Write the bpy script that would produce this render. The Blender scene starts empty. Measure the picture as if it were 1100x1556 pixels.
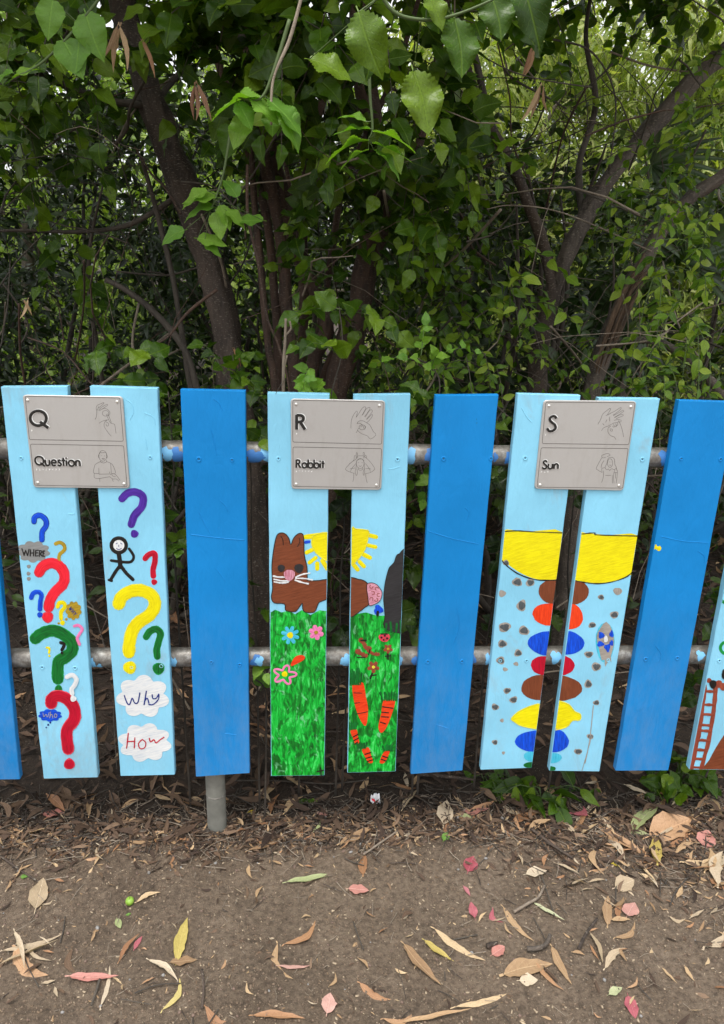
import bpy, bmesh, math, random
import numpy as np
from mathutils import Vector, Matrix, noise
from mathutils.geometry import tessellate_polygon
random.seed(11); RS = np.random.RandomState(7)
SC = bpy.context.scene; COL = SC.collection
rad = math.radians
# ------------------------------------------------------------------ camera
F = 1120.0; D = 1.65; CZ = 1.50
_p, _r, _y = rad(18.43), rad(1.76), rad(-4.03)
def _basis():
    cp, sp = math.cos(_p), math.sin(_p)
    f = np.array([0, cp, -sp]); u = np.array([0, sp, cp]); x = np.array([1., 0, 0])
    x2 = math.cos(_r)*x + math.sin(_r)*u; u2 = -math.sin(_r)*x + math.cos(_r)*u
    c, s = math.cos(_y), math.sin(_y); R = np.array([[c, -s, 0], [s, c, 0], [0, 0, 1]])
    return R@x2, R@u2, R@f
CX, CU, CF = _basis(); CAMP = np.array([0, -D, CZ])
cam = bpy.data.cameras.new('camera'); cam_o = bpy.data.objects.new('camera', cam); COL.objects.link(cam_o)
cam.sensor_fit = 'VERTICAL'; cam.sensor_height = 24; cam.lens = F/1556*24
cam.clip_start = .02; cam.clip_end = 500
M4 = Matrix([[CX[i], CU[i], -CF[i], CAMP[i]] for i in range(3)] + [[0, 0, 0, 1]])
cam_o.matrix_world = M4; SC.camera = cam_o
# ------------------------------------------------------------------ light: bright overcast sky
SUN_EL, SUN_AZ = rad(74), rad(205)      # azimuth clockwise from +Y: the sun stands behind the photographer
w = bpy.data.worlds.new('World'); SC.world = w; w.use_nodes = True
nt = w.node_tree; bg = nt.nodes['Background']
sky = nt.nodes.new('ShaderNodeTexSky'); sky.sky_type = 'NISHITA'; sky.sun_disc = False
sky.sun_elevation = SUN_EL; sky.sun_rotation = SUN_AZ; sky.air_density = 1.0; sky.dust_density = 3.0
hs = nt.nodes.new('ShaderNodeHueSaturation'); hs.inputs['Saturation'].default_value = .10; hs.inputs['Value'].default_value = 1.0
nt.links.new(sky.outputs[0], hs.inputs['Color']); nt.links.new(hs.outputs[0], bg.inputs['Color'])
bg.inputs['Strength'].default_value = .15
sl = bpy.data.lights.new('sun', 'SUN'); sl.energy = 1.0; sl.angle = rad(25); sl.color = (1, .95, .87)
so = bpy.data.objects.new('sun', sl); COL.objects.link(so)
so.rotation_euler = (rad(90)-SUN_EL, 0, math.pi-SUN_AZ)
SC.view_settings.view_transform = 'Standard'; SC.view_settings.look = 'None'
SC.view_settings.gamma = 1; SC.view_settings.use_curve_mapping = False
SC.view_settings.exposure = 1.2
SC.cycles.max_bounces = 7; SC.cycles.diffuse_bounces = 4; SC.cycles.transmission_bounces = 4
# ------------------------------------------------------------------ pixel <-> world
def ray(px, py):
    return (px-550)*CX - (py-778)*CU + F*CF
def U(px, py, Y=0.0):                   # the point of the vertical plane y = Y seen at this pixel of the photo
    d = ray(px, py); return CAMP + d*((Y+D)/d[1])
def Gd(px, py, z=0.0):                  # the point of the ground seen at this pixel
    d = ray(px, py); return CAMP + d*((z-CZ)/d[2])
def proj(P):
    v = np.asarray(P)-CAMP; dz = v@CF
    return 550+F*(v@CX)/dz, 778-F*(v@CU)/dz, dz
def zf(x0, y0, s):
    return lambda pts: [(x0+a/s, y0+b/s) for a, b in pts]
# ------------------------------------------------------------------ object helpers
def link(o, parent=None):
    COL.objects.link(o)
    if parent is not None: o.parent = parent
    return o
def thing(name, label, cat, loc=(0, 0, 0), group=None):
    o = bpy.data.objects.new(name, None); COL.objects.link(o); o.location = loc
    o.empty_display_size = .05
    o['label'] = label; o['category'] = cat
    if group: o['group'] = group
    return o
def tag(o, label, cat, group=None):
    o['label'] = label; o['category'] = cat
    if group: o['group'] = group
    return o
def mesh(name, V, Fc, mats, smooth=False, uv=None, col=None, mi=None):
    me = bpy.data.meshes.new(name)
    me.from_pydata([tuple(map(float, v)) for v in V], [], [tuple(f) for f in Fc])
    for m in (mats if isinstance(mats, (list, tuple)) else [mats]): me.materials.append(m)
    if smooth: me.polygons.foreach_set('use_smooth', [True]*len(me.polygons))
    if mi is not None: me.polygons.foreach_set('material_index', mi)
    me.update(); return me
def obj(name, V, Fc, mats, parent=None, smooth=False, origin=None, mi=None):
    """links one mesh object; vertices in world space are stored about the origin of the thing it belongs to"""
    off = np.array(parent.location) if parent is not None and parent.parent is None else np.zeros(3)
    if parent is not None and parent.parent is not None: off = np.array(parent.parent.location)
    V = np.asarray(V, float)
    o0 = off
    if parent is None and origin is not None: o0 = np.array(origin)
    me = mesh(name, V-o0, Fc, mats, smooth, mi=mi)
    o = bpy.data.objects.new(name, me); link(o, parent)
    if parent is None and origin is not None: o.location = origin
    return o
def fast_mesh(name, V, T, mat, smooth=False, rnd=None, uv=None):
    """numpy: V (n,3), T (m,3) or (m,4)"""
    me = bpy.data.meshes.new(name); k = T.shape[1]
    me.vertices.add(len(V)); me.vertices.foreach_set('co', V.astype(np.float32).ravel())
    me.loops.add(T.size); me.loops.foreach_set('vertex_index', T.astype(np.int32).ravel())
    me.polygons.add(len(T)); me.polygons.foreach_set('loop_start', np.arange(0, T.size, k, dtype=np.int32))
    me.polygons.foreach_set('loop_total', np.full(len(T), k, np.int32))
    if smooth: me.polygons.foreach_set('use_smooth', np.ones(len(T), bool))
    if rnd is not None:
        a = me.attributes.new('rnd', 'FLOAT', 'POINT'); a.data.foreach_set('value', rnd.astype(np.float32))
    if uv is not None:
        l = me.uv_layers.new(name='UVMap'); l.data.foreach_set('uv', uv[T.ravel()].astype(np.float32).ravel())
    me.materials.append(mat); me.update(calc_edges=True); return me
# ------------------------------------------------------------------ materials
class N:
    def __init__(s, name):
        s.m = bpy.data.materials.new(name); s.m.use_nodes = True; s.t = s.m.node_tree
        s.b = s.t.nodes['Principled BSDF']; s.out = s.t.nodes['Material Output']
    def n(s, ty, **k):
        x = s.t.nodes.new('ShaderNode'+ty)
        for a, v in k.items():
            if a[0] == '_': setattr(x, a[1:], v)
            else:
                key = int(a[1:]) if a[0] == 'i' and a[1:].isdigit() else a.replace('0', ' ')
                x.inputs[key].default_value = v
        return x
    def l(s, a, b): s.t.links.new(a, b)
    def coord(s, scale=(1, 1, 1), kind='Object', rot=(0, 0, 0)):
        tc = s.n('TexCoord'); mp = s.n('Mapping'); mp.inputs['Scale'].default_value = scale; mp.inputs['Rotation'].default_value = rot
        s.l(tc.outputs[kind], mp.inputs[0]); return mp.outputs[0]
    def noise(s, vec, scale, detail=4, rough=.55, dist=0):
        x = s.n('TexNoise'); x.inputs['Scale'].default_value = scale; x.inputs['Detail'].default_value = detail
        x.inputs['Roughness'].default_value = rough; x.inputs['Distortion'].default_value = dist
        if vec is not None: s.l(vec, x.inputs['Vector'])
        return x.outputs['Fac']
    def ramp(s, fac, stops):
        r = s.n('ValToRGB'); e = r.color_ramp.elements
        while len(e) < len(stops): e.new(.5)
        for i, (p, c) in enumerate(stops):
            e[i].position = p; e[i].color = (*c, 1) if len(c) == 3 else c
        s.l(fac, r.inputs[0]); return r.outputs[0]
    def mix(s, f, a, b, mode='MIX'):
        x = s.n('MixRGB', _blend_type=mode)
        for k, v in ((0, f), (1, a), (2, b)):
            if hasattr(v, 'links'): s.l(v, x.inputs[k])
            else: x.inputs[k].default_value = v if k == 0 else ((*v, 1) if len(v) == 3 else v)
        return x.outputs[0]
    def math(s, op, a, b=None, c=None):
        x = s.n('Math', _operation=op)
        for k, v in enumerate((a, b, c)):
            if v is None: continue
            if hasattr(v, 'links'): s.l(v, x.inputs[k])
            else: x.inputs[k].default_value = v
        return x.outputs[0]
    def bump(s, h, strength, dist=.001, prev=None):
        x = s.n('Bump'); x.inputs['Strength'].default_value = strength; x.inputs['Distance'].default_value = dist
        s.l(h, x.inputs['Height'])
        if prev is not None: s.l(prev, x.inputs['Normal'])
        return x.outputs[0]
    def col(s, c):
        if hasattr(c, 'links'): s.l(c, s.b.inputs['Base Color'])
        else: s.b.inputs['Base Color'].default_value = (*c, 1)
    def nor(s, c): s.l(c, s.b.inputs['Normal'])
    def rough(s, v):
        if hasattr(v, 'links'): s.l(v, s.b.inputs['Roughness'])
        else: s.b.inputs['Roughness'].default_value = v
def mul(c, k): return tuple(min(1, v*k) for v in c)
def srgb(r, g, b):
    return tuple(((v/255+.055)/1.055)**2.4 if v/255 > .04045 else v/255/12.92 for v in (r, g, b))

def m_board(name, base, smudge=.0, seed=0):
    s = N(name)
    v = s.coord((1, 1, 1)); g = s.coord((60, 60, 2.2)); 
    big = s.noise(v, 5+seed, 4); fine = s.noise(g, 3, 5, .6); pt = s.noise(v, 45, 3)
    c = s.mix(s.ramp(big, [(.35, (0, 0, 0)), (.7, (1, 1, 1))]), mul(base, .88), mul(base, 1.04))
    c = s.mix(s.math('MULTIPLY', s.ramp(s.noise(s.coord((1, 1, .5)), 9, 5, .7, .6), [(.58, (0, 0, 0)), (.72, (1, 1, 1))]), smudge), c, (.28, .36, .40))
    sz = s.n('SeparateXYZ'); s.l(s.coord(), sz.inputs[0])      # splashed dust clings to the lower ends
    dust = s.math('MULTIPLY', s.ramp(sz.outputs[2], [(.2, (1, 1, 1)), (.75, (0, 0, 0))]), s.ramp(s.noise(s.coord((1, 1, .35)), 26, 6, .75), [(.40, (.10,)*3), (.72, (.75,)*3)]))
    c = s.mix(s.math('MULTIPLY', dust, .34 if smudge == 0 else .22), c, (.30, .31, .30))
    # a few scuffs and nicks through the paint
    sc = s.ramp(s.noise(s.coord((9, 9, 30), rot=(0, .5, 0)), 9, 4, .7), [(.735, (0, 0, 0)), (.75, (1, 1, 1))])
    c = s.mix(s.math('MULTIPLY', sc, .5), c, (.75, .8, .85))
    s.col(c); s.rough(s.ramp(big, [(.3, (.42,)*3), (.7, (.6,)*3)])); s.b.inputs['Specular IOR Level'].default_value = .22
    drip = s.noise(s.coord((14, 14, 5)), 2.2, 6, .65, 1.2)
    n1 = s.bump(fine, .55, .0018); n2 = s.bump(drip, .6, .003, n1); n3 = s.bump(pt, .15, .0008, n2)
    s.nor(n3); return s.m
def m_paint(name, base, dark=None, streak=(1, 1, 1), rough=.35, amt=1.0, scale=60):
    """brushed craft paint: streaky tone, ridges left by the bristles"""
    s = N(name); dark = dark or mul(base, .62)
    v = s.coord((.55, .05, 1), 'UV'); st = s.noise(v, scale/60, 5, .62, .6); lo = s.noise(s.coord(), 18, 3)
    c = s.mix(s.ramp(st, [(.36, (0, 0, 0)), (.64, (1, 1, 1))]), dark, base)
    c = s.mix(s.math('MULTIPLY', s.ramp(lo, [(.4, (0, 0, 0)), (.75, (1, 1, 1))]), .35*amt), c, mul(base, 1.25))
    s.col(c); s.rough(rough); s.nor(s.bump(st, .6, .001)); return s.m
def m_grass():
    s = N('painted_grass_green')
    a = s.noise(s.coord((1, 1, .22)), 75, 5, .65, 1.6); b = s.noise(s.coord((1, 1, .45)), 28, 4, .6, 2.2); lo = s.noise(s.coord((1, 1, .6)), 9, 3)
    c = s.ramp(a, [(.3, srgb(0, 86, 20)), (.42, srgb(0, 148, 40)), (.54, srgb(12, 196, 60)), (.68, srgb(90, 235, 120))])
    c = s.mix(s.ramp(b, [(.48, (0, 0, 0)), (.6, (1, 1, 1))]), c, s.ramp(a, [(.4, srgb(0, 78, 18)), (.6, srgb(8, 130, 35))]))
    c = s.mix(s.ramp(s.noise(s.coord((1, 1, .5)), 48, 4, .6, 1.), [(.60, (0, 0, 0)), (.68, (.75,)*3)]), c, srgb(135, 215, 160))
    c = s.mix(s.math('MULTIPLY', lo, .35), c, srgb(0, 110, 30))
    s.col(c); s.rough(.42); s.nor(s.bump(a, .55, .001)); return s.m
def m_metal_pipe():
    s = N('galvanised_steel')
    v = s.coord(); sp = s.noise(v, 55, 6, .7); lo = s.noise(v, 9, 4)
    c = s.ramp(sp, [(.3, (.085, .075, .062)), (.5, (.21, .195, .175)), (.68, (.38, .375, .35))])
    c = s.mix(s.ramp(lo, [(.45, (0, 0, 0)), (.75, (.75,)*3)]), c, (.16, .14, .115))
    s.col(c); s.b.inputs['Metallic'].default_value = .45; s.rough(.5)
    s.nor(s.bump(sp, .35, .001)); return s.m
def m_plate():
    s = N('etched_metal_plate')
    v = s.coord(); sp = s.noise(v, 900, 2); lo = s.noise(v, 8, 3)
    c = s.mix(lo, (.49, .48, .468), (.55, .54, .53)); c = s.mix(s.math('MULTIPLY', sp, .25), c, (.3, .28, .25))
    gr = s.ramp(s.noise(s.coord((1, 1, .4)), 30, 6, .7, .8), [(.5, (0, 0, 0)), (.75, (.25,)*3)]); c = s.mix(gr, c, (.33, .30, .265))
    scr = s.ramp(s.noise(s.coord((3, 3, 90), rot=(0, .7, 0)), 7, 3, .6), [(.72, (0, 0, 0)), (.74, (.25,)*3)]); c = s.mix(scr, c, (.66, .65, .63))
    s.col(c); s.b.inputs['Metallic'].default_value = .35; s.rough(.42); s.nor(s.bump(sp, .1, .0003)); return s.m
def m_simple(name, c, rough=.6, metal=0, var=.25, scale=30, bump=.2):
    s = N(name); nz = s.noise(s.coord(), scale, 4)
    s.col(s.mix(nz, mul(c, 1-var), mul(c, 1+var))); s.rough(rough); s.b.inputs['Metallic'].default_value = metal
    s.nor(s.bump(nz, bump, .001)); return s.m
def m_bark(name, dark, light, lent=.3, mossy=0):
    s = N(name); v = s.coord(); a = s.noise(s.coord((1, 1, .25)), 60, 6, .7, .4); lo = s.noise(v, 7, 4)
    c = s.mix(s.ramp(a, [(.35, (0, 0, 0)), (.7, (1, 1, 1))]), dark, light)
    c = s.mix(s.math('MULTIPLY', s.ramp(lo, [(.45, (0, 0, 0)), (.65, (1, 1, 1))]), .55), c, mul(light, 1.3))
    le = s.ramp(s.noise(s.coord((1, 1, 3.0)), 95, 3, .5), [(.60, (0, 0, 0)), (.66, (1, 1, 1))])
    c = s.mix(s.math('MULTIPLY', le, lent), c, (.22, .19, .15))
    s.col(c); s.rough(.75)
    s.nor(s.bump(le, .5, .003, s.bump(a, .9, .006))); return s.m
def m_leaf(name, c1, c2, c3=None, trans=.25, rough=.42, veins=9, backc=None, spec=.5, spots=0.0):
    """c1..c2 leaf to leaf; veins follow the UV (x across, y along)"""
    s = N(name)
    at = s.n('Attribute', _attribute_name='rnd'); oi = s.n('ObjectInfo')
    r = s.math('FRACT', s.math('ADD', at.outputs['Fac'], oi.outputs['Random']))
    c3 = c3 or c2
    c = s.ramp(r, [(0, c1), (.55, c2), (.9, c3), (1, c3)])
    uv = s.n('UVMap'); sx = s.n('SeparateXYZ'); s.l(uv.outputs[0], sx.inputs[0])
    ax = s.math('ABSOLUTE', s.math('SUBTRACT', sx.outputs[0], .5))
    vv = s.math('SUBTRACT', sx.outputs[1], s.math('MULTIPLY', ax, .75))
    wv = s.math('SINE', s.math('MULTIPLY', vv, veins*6.283))
    vein = s.ramp(wv, [(.93, (0, 0, 0)), (.995, (1, 1, 1))])
    mid = s.ramp(ax, [(.012, (1, 1, 1)), (.035, (0, 0, 0))])
    vm = s.math('MAXIMUM', s.math('MULTIPLY', vein, .45), mid)
    c = s.mix(s.math('MULTIPLY', vm, .28), c, mul(c3, 1.5))
    nz = s.noise(s.coord(kind='UV') if 0 else s.coord(), 25, 4)
    c = s.mix(s.math('MULTIPLY', s.ramp(nz, [(.45, (0, 0, 0)), (.7, (1, 1, 1))]), .35), c, mul(c1, .7))
    if spots:
        sp = s.ramp(s.noise(s.coord(), 130, 3, .7), [(.66-spots*.1, (0, 0, 0)), (.7, (1, 1, 1))])
        c = s.mix(s.math('MULTIPLY', sp, .8), c, (.22, .13, .05))
    s.col(c); s.rough(rough); s.b.inputs['Specular IOR Level'].default_value = spec
    s.nor(s.bump(s.math('SUBTRACT', s.math('MULTIPLY', nz, .4), vm), .5, .002))
    tr = s.n('BsdfTranslucent'); tc = s.mix(1, c, (1.25, 1.4, .35), 'MULTIPLY'); s.l(tc, tr.inputs[0])
    mx = s.n('MixShader'); mx.inputs[0].default_value = trans
    s.l(s.b.outputs[0], mx.inputs[1]); s.l(tr.outputs[0], mx.inputs[2]); s.l(mx.outputs[0], s.out.inputs[0])
    return s.m
def m_soil():
    s = N('packed_brown_soil'); v = s.coord()
    a = s.noise(v, 3, 6, .65); b = s.noise(v, 70, 6, .75); c_ = s.noise(v, 300, 3, .7)
    c = s.ramp(b, [(.3, (.062, .042, .028)), (.5, (.158, .114, .080)), (.7, (.25, .188, .136))])
    c = s.mix(s.ramp(a, [(.35, (0, 0, 0)), (.62, (1, 1, 1))]), s.mix(1, c, (.66, .63, .58), 'MULTIPLY'), s.mix(1, c, (1.12, 1.12, 1.1), 'MULTIPLY'))
    sy = s.n('SeparateXYZ'); s.l(v, sy.inputs[0]); mould_shade = s.math('ADD', sy.outputs[1], s.math('MULTIPLY', s.noise(v, 9, 5, .7), .22))
    c = s.mix(s.ramp(mould_shade, [(.06, (0, 0, 0)), (.16, (1, 1, 1))]), c, s.mix(1, c, (.25, .22, .20), 'MULTIPLY'))      # leaf mould, with the shade under and behind the fence put into its colour
    c = s.mix(s.ramp(c_, [(.62, (0, 0, 0)), (.72, (.5,)*3)]), c, (.28, .20, .135))
    vo = s.n('TexVoronoi'); vo.inputs['Scale'].default_value = 230; s.l(v, vo.inputs['Vector'])
    wc = s.n('SeparateColor'); s.l(vo.outputs['Color'], wc.inputs[0])
    chip = s.math('MULTIPLY', s.ramp(vo.outputs['Distance'], [(.16, (1, 1, 1)), (.28, (0, 0, 0))]), s.ramp(wc.outputs[0], [(.88, (0, 0, 0)), (.94, (1, 1, 1))]))
    c = s.mix(s.math('MULTIPLY', chip, .75), c, (.42, .36, .27))
    s.col(c); s.rough(.92)
    s.nor(s.bump(chip, .3, .002, s.bump(c_, .7, .004, s.bump(b, 1.0, .012)))); return s.m
# ------------------------------------------------------------------ curves and strokes (2D, in the photograph's pixels, laid on the fence face)
def catmull(P, n=6, closed=False):
    P = [np.array(p, float) for p in P]
    if len(P) < 3 and not closed: 
        return [P[0]+(P[-1]-P[0])*i/n for i in range(n+1)] if len(P) == 2 else P
    out = []; m = len(P)
    rng = range(m) if closed else range(m-1)
    for i in rng:
        if closed: a, b, c, d = P[i-1], P[i], P[(i+1) % m], P[(i+2) % m]
        else: a, b, c, d = P[max(i-1, 0)], P[i], P[i+1], P[min(i+2, m-1)]
        for k in range(n):
            t = k/n
            out.append(.5*((2*b)+(-a+c)*t+(2*a-5*b+4*c-d)*t*t+(-a+3*b-3*c+d)*t**3))
    if not closed: out.append(P[-1])
    return out
def stroke(P, wd, smooth=5, taper=0, wob=.04, caps=True, closed=False):
    """ribbon as triangles [(pt, lift)*3]; lift 0 at the rim, 1 on the middle"""
    Q = catmull(P, smooth, closed) if smooth else [np.array(p, float) for p in P]
    if closed: Q = Q+[Q[0]]
    n = len(Q); L = []; R = []; al = [0.0]
    for i in range(1, n): al.append(al[-1]+float(np.hypot(*(Q[i]-Q[i-1]))))
    o_ = random.uniform(0, 500); A = lambda l, ac, i: np.array([l, ac+o_, al[i]+o_])
    for i, q in enumerate(Q):
        if closed: a, b = Q[i-1 if i > 0 else n-2], Q[i+1 if i < n-1 else 1]
        else: a, b = Q[max(0, i-1)], Q[min(n-1, i+1)]
        t = b-a; t = t/(np.hypot(*t)+1e-9); nn = np.array([-t[1], t[0]])
        h = wd/2*(1+wob*random.uniform(-1, 1))
        if taper: h *= 1-taper*(i/(n-1))
        L.append(q+nn*h); R.append(q-nn*h*(1+wob*random.uniform(-1, 1)))
    T = []
    for i in range(n-1):
        for s_, g in ((L, wd/2), (R, -wd/2)):
            T.append([(Q[i], A(1, 0, i)), (s_[i], A(0, g, i)), (s_[i+1], A(0, g, i+1))]); T.append([(Q[i], A(1, 0, i)), (s_[i+1], A(0, g, i+1)), (Q[i+1], A(1, 0, i+1))])
    if caps and not closed:
        for e, s_ in ((0, -1), (n-1, 1)):
            t = (Q[e]-Q[e-s_])*1.0; t = t/(np.hypot(*t)+1e-9); nn = np.array([-t[1], t[0]]); h = np.hypot(*(L[e]-R[e]))/2
            arc = [Q[e]+h*(math.cos(a)*nn+math.sin(a)*t) for a in np.linspace(0, math.pi, 6)]
            for k in range(5): T.append([(Q[e], A(1, 0, e)), (arc[k], A(0, h*math.cos(k*math.pi/5), e)), (arc[k+1], A(0, h*math.cos((k+1)*math.pi/5), e))])
    return T
def poly(P, smooth=0):
    if smooth: P = catmull(P, smooth, True)
    V = [Vector((float(p[0]), float(p[1]), 0)) for p in P]
    return [[(np.array(V[i][:2]), np.array([0, V[i][1]+.25*V[i][0], V[i][0]])) for i in t] for t in tessellate_polygon([V])]
def blob(cx, cy, rx, ry=None, n=16, wob=.06, rot=0):
    ry = ry or rx; c, s = math.cos(rot), math.sin(rot); ring = []
    ph = random.uniform(0, 6)
    for i in range(n):
        a = 2*math.pi*i/n; k = 1+wob*math.sin(3*a+ph)+wob*random.uniform(-.6, .6)
        x, y = rx*k*math.cos(a), ry*k*math.sin(a); ring.append(np.array([cx+c*x-s*y, cy+s*x+c*y]))
    o = np.array([cx, cy]); a_ = lambda l, q: np.array([l, q[0], q[1]]); return [[(o, a_(1, o)), (ring[i], a_(0, ring[i])), (ring[(i+1) % n], a_(0, ring[(i+1) % n]))] for i in range(n)]
def cloud(cx, cy, rx, ry, lobes=8, depth=.13):
    P = []
    for i in range(72):
        a = 2*math.pi*i/72; k = 1-depth+depth*1.6*abs(math.sin(lobes*a/2+.6)); P.append((cx+rx*k*math.cos(a), cy+ry*k*math.sin(a)))
    return poly(P)
def clip(T, quad):
    """cut every triangle by the convex quad, keeps the lift value"""
    Q = [np.array(q, float) for q in quad]; c = sum(Q)/4; out = []
    xs = [q[0] for q in Q]; ys = [q[1] for q in Q]
    for tri in T:
        pg = [(np.array(p), l) for p, l in tri]
        for i in range(4):
            a, b = Q[i], Q[(i+1) % 4]; nx = np.array([-(b-a)[1], (b-a)[0]])
            if nx@(c-a) < 0: nx = -nx
            new = []
            for k in range(len(pg)):
                (p, lp), (q, lq) = pg[k], pg[(k+1) % len(pg)]; dp, dq = nx@(p-a), nx@(q-a)
                if dp >= 0: new.append((p, lp))
                if dp*dq < 0:
                    t = dp/(dp-dq); new.append((p+(q-p)*t, lp+(lq-lp)*t))
            pg = new
            if len(pg) < 3: break
        if len(pg) >= 3:
            for k in range(1, len(pg)-1): out.append([pg[0], pg[k], pg[k+1]])
    return out
def lay(name, T, mat, parent, y0, dome=.0003, label=None):
    """turn 2D triangles into a thin paint film standing y0 proud of the plane it lies on"""
    V = []; Fc = []; idx = {}; UVs = []
    for tri in T:
        f = []
        for p, l in tri:
            k = (round(p[0], 2), round(p[1], 2), round(l[0], 2), round(l[1]), round(l[2]))
            if k not in idx: idx[k] = len(V); V.append(U(p[0], p[1], 0)-np.array([0, y0+dome*l[0], 0])); UVs.append((l[1], l[2]))
            f.append(idx[k])
        if len(set(f)) < 3: continue
        a, b, c = (V[i] for i in f)
        nn = np.cross(b-a, c-a)
        if abs(nn[1]) < 1e-12: continue
        Fc.append(f if nn[1] < 0 else f[::-1])
    if not Fc: return None
    o = obj(name, V, Fc, mat, parent)
    ul = o.data.uv_layers.new(name='UVMap'); ul.data.foreach_set('uv', [c for f in Fc for i in f for c in UVs[i]])
    if label: o['label'] = label
    return o
def tube(P, Rr, sides=8, cap=True, wob=0, closed=False):
    """world-space tube; returns V, F"""
    P = [np.array(p, float) for p in P]; n = len(P); V = []; Fc = []
    up = np.array([.13, .31, .94]); prev = None
    for i in range(n):
        t = P[min(i+1, n-1)]-P[max(i-1, 0)]; t = t/(np.linalg.norm(t)+1e-9)
        if prev is None:
            a = np.cross(t, up); a = a/(np.linalg.norm(a)+1e-9) if np.linalg.norm(a) > .05 else np.array([1., 0, 0])
        else: a = prev-t*(prev@t); a = a/(np.linalg.norm(a)+1e-9)
        prev = a; b = np.cross(t, a); r = Rr[i] if hasattr(Rr, '__len__') else Rr
        for k in range(sides):
            an = 2*math.pi*k/sides; rr = r*(1+wob*(noise.noise(Vector(P[i]*9)+Vector((k*.7, 0, 0)))))
            V.append(P[i]+rr*(math.cos(an)*a+math.sin(an)*b))
    for i in range(n-1):
        for k in range(sides):
            k2 = (k+1) % sides; Fc.append((i*sides+k, i*sides+k2, (i+1)*sides+k2, (i+1)*sides+k))
    if cap:
        Fc.append(tuple(range(sides))[::-1]); Fc.append(tuple(range((n-1)*sides, n*sides)))
    return V, Fc
def join(parts):
    V = []; Fc = []
    for v, f in parts:
        o = len(V); V += list(v); Fc += [tuple(i+o for i in q) for q in f]
    return V, Fc
# ------------------------------------------------------------------ paint and metal
LIGHT = (.26, .63, .85); DARK = (.006, .225, .60)
MB_L = m_board('light_blue_board_paint', LIGHT, .5, 1); MB_D = m_board('dark_blue_board_paint', DARK, .0, 0)
MPIPE = m_metal_pipe(); MPLATE = m_plate()
P = dict(
 blue=m_paint('royal_blue_paint', srgb(5, 86, 228), srgb(3, 48, 160)), navy=m_paint('navy_paint', srgb(8, 40, 130)),
 grey=m_paint('grey_paint', srgb(140, 142, 142), srgb(122, 124, 124)), ochre=m_paint('ochre_paint', srgb(180, 150, 40)),
 red=m_paint('bright_red_paint', srgb(238, 38, 58), srgb(212, 24, 40)), crimson=m_paint('crimson_paint', srgb(192, 8, 46), srgb(155, 4, 34)),
 pinkrim=m_paint('rose_paint', srgb(225, 70, 90)), green=m_paint('green_paint', srgb(5, 120, 45), srgb(0, 62, 25)),
 greenrim=m_paint('light_green_paint', srgb(15, 150, 65)), pink=m_paint('pink_paint', srgb(235, 135, 185), srgb(215, 105, 160)),
 palepink=m_paint('pale_pink_paint', srgb(222, 165, 185), srgb(170, 90, 105), scale=90), black=m_paint('black_paint', (.012, .011, .011), (.005, .005, .005)),
 char=m_paint('charcoal_paint', srgb(50, 50, 53), srgb(35, 35, 38)), white=m_paint('white_paint', srgb(228, 228, 226), srgb(196, 204, 212)),
 yellow=m_paint('yellow_paint', srgb(236, 224, 6), srgb(214, 198, 2), (1, 1, .35)), yrim=m_paint('lemon_paint', srgb(240, 232, 70)),
 purple=m_paint('purple_paint', srgb(85, 45, 165), srgb(45, 18, 115)), brown=m_paint('brown_paint', srgb(128, 68, 42), srgb(104, 52, 30), amt=.6),
 orange=m_paint('orange_red_paint', srgb(235, 70, 25), srgb(205, 45, 15)), cyan=m_paint('cyan_paint', srgb(80, 195, 220), srgb(45, 165, 200)),
 stone=m_paint('stone_grey_paint', srgb(85, 92, 96), srgb(60, 66, 70)), tan=m_paint('warm_grey_paint', srgb(165, 158, 150)),
 rust=m_paint('rust_brown_paint', srgb(150, 72, 52), srgb(118, 52, 38)), grass=m_grass())
MSCREW = m_simple('painted_screw_recess', (.02, .10, .18), .5); MINK = m_simple('black_ink_enamel', (.012, .011, .010), .45)
METCH = m_simple('etched_line_grey', (.10, .09, .08), .6); MSHINE = m_simple('polished_stud_metal', (.75, .74, .70), .28, .6, .1)
MLIP = m_simple('braille_and_letter_glint', (.88, .88, .86), .4, .0, .03)  # near-white for the braille dots and the highlight painted beside the letters
# ------------------------------------------------------------------ THE FENCE
fence = thing('picket_fence', 'blue painted timber picket fence on two galvanised pipe rails, with children\'s paintings', 'fence', (0, .04, 0))
TH = .019
BQ = [  # front-face corners in the photograph: TL TR BR BL, dark?
 [(-131, 583), (-29, 585), (30, 1184), (-56, 1185)], [(1, 588), (102, 587), (148.5, 1181), (66, 1183)], [(136, 587), (239, 590), (265.5, 1177), (183, 1179)],
 [(274, 592), (372.6, 594), (379, 1174.5), (297.6, 1180)], [(406.5, 597), (501, 599), (493, 1178), (412, 1179)], [(537, 600), (623.5, 599), (601, 1172), (528, 1174)],
 [(661.5, 601), (757.5, 600), (703, 1170.5), (624, 1176)], [(787, 598.5), (882.7, 601), (808, 1166.5), (730, 1169.5)], [(910, 605), (1002.7, 606), (911, 1172), (834.7, 1171)],
 [(1032, 608.5), (1120, 611), (1016, 1170.5), (935.5, 1171)], [(1155, 612), (1252, 616), (1131, 1170), (1047, 1169)]]
BN = ['dark blue board cut off by the left edge of the picture', 'light blue board with a where cloud and coloured question marks', 'light blue board with a stick figure and two white clouds',
 'plain dark blue board in front of the post', 'light blue board with a brown rabbit head over green grass', 'narrow light blue board with carrots and a black tree trunk',
 'plain dark blue board between the second and third signs', 'light blue board with the left half of the yellow sun and stepping stones', 'light blue board with the right half of the yellow sun',
 'plain dark blue board right of the third sign', 'light blue board with a brown ladder at the right edge']
boards = []
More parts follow.
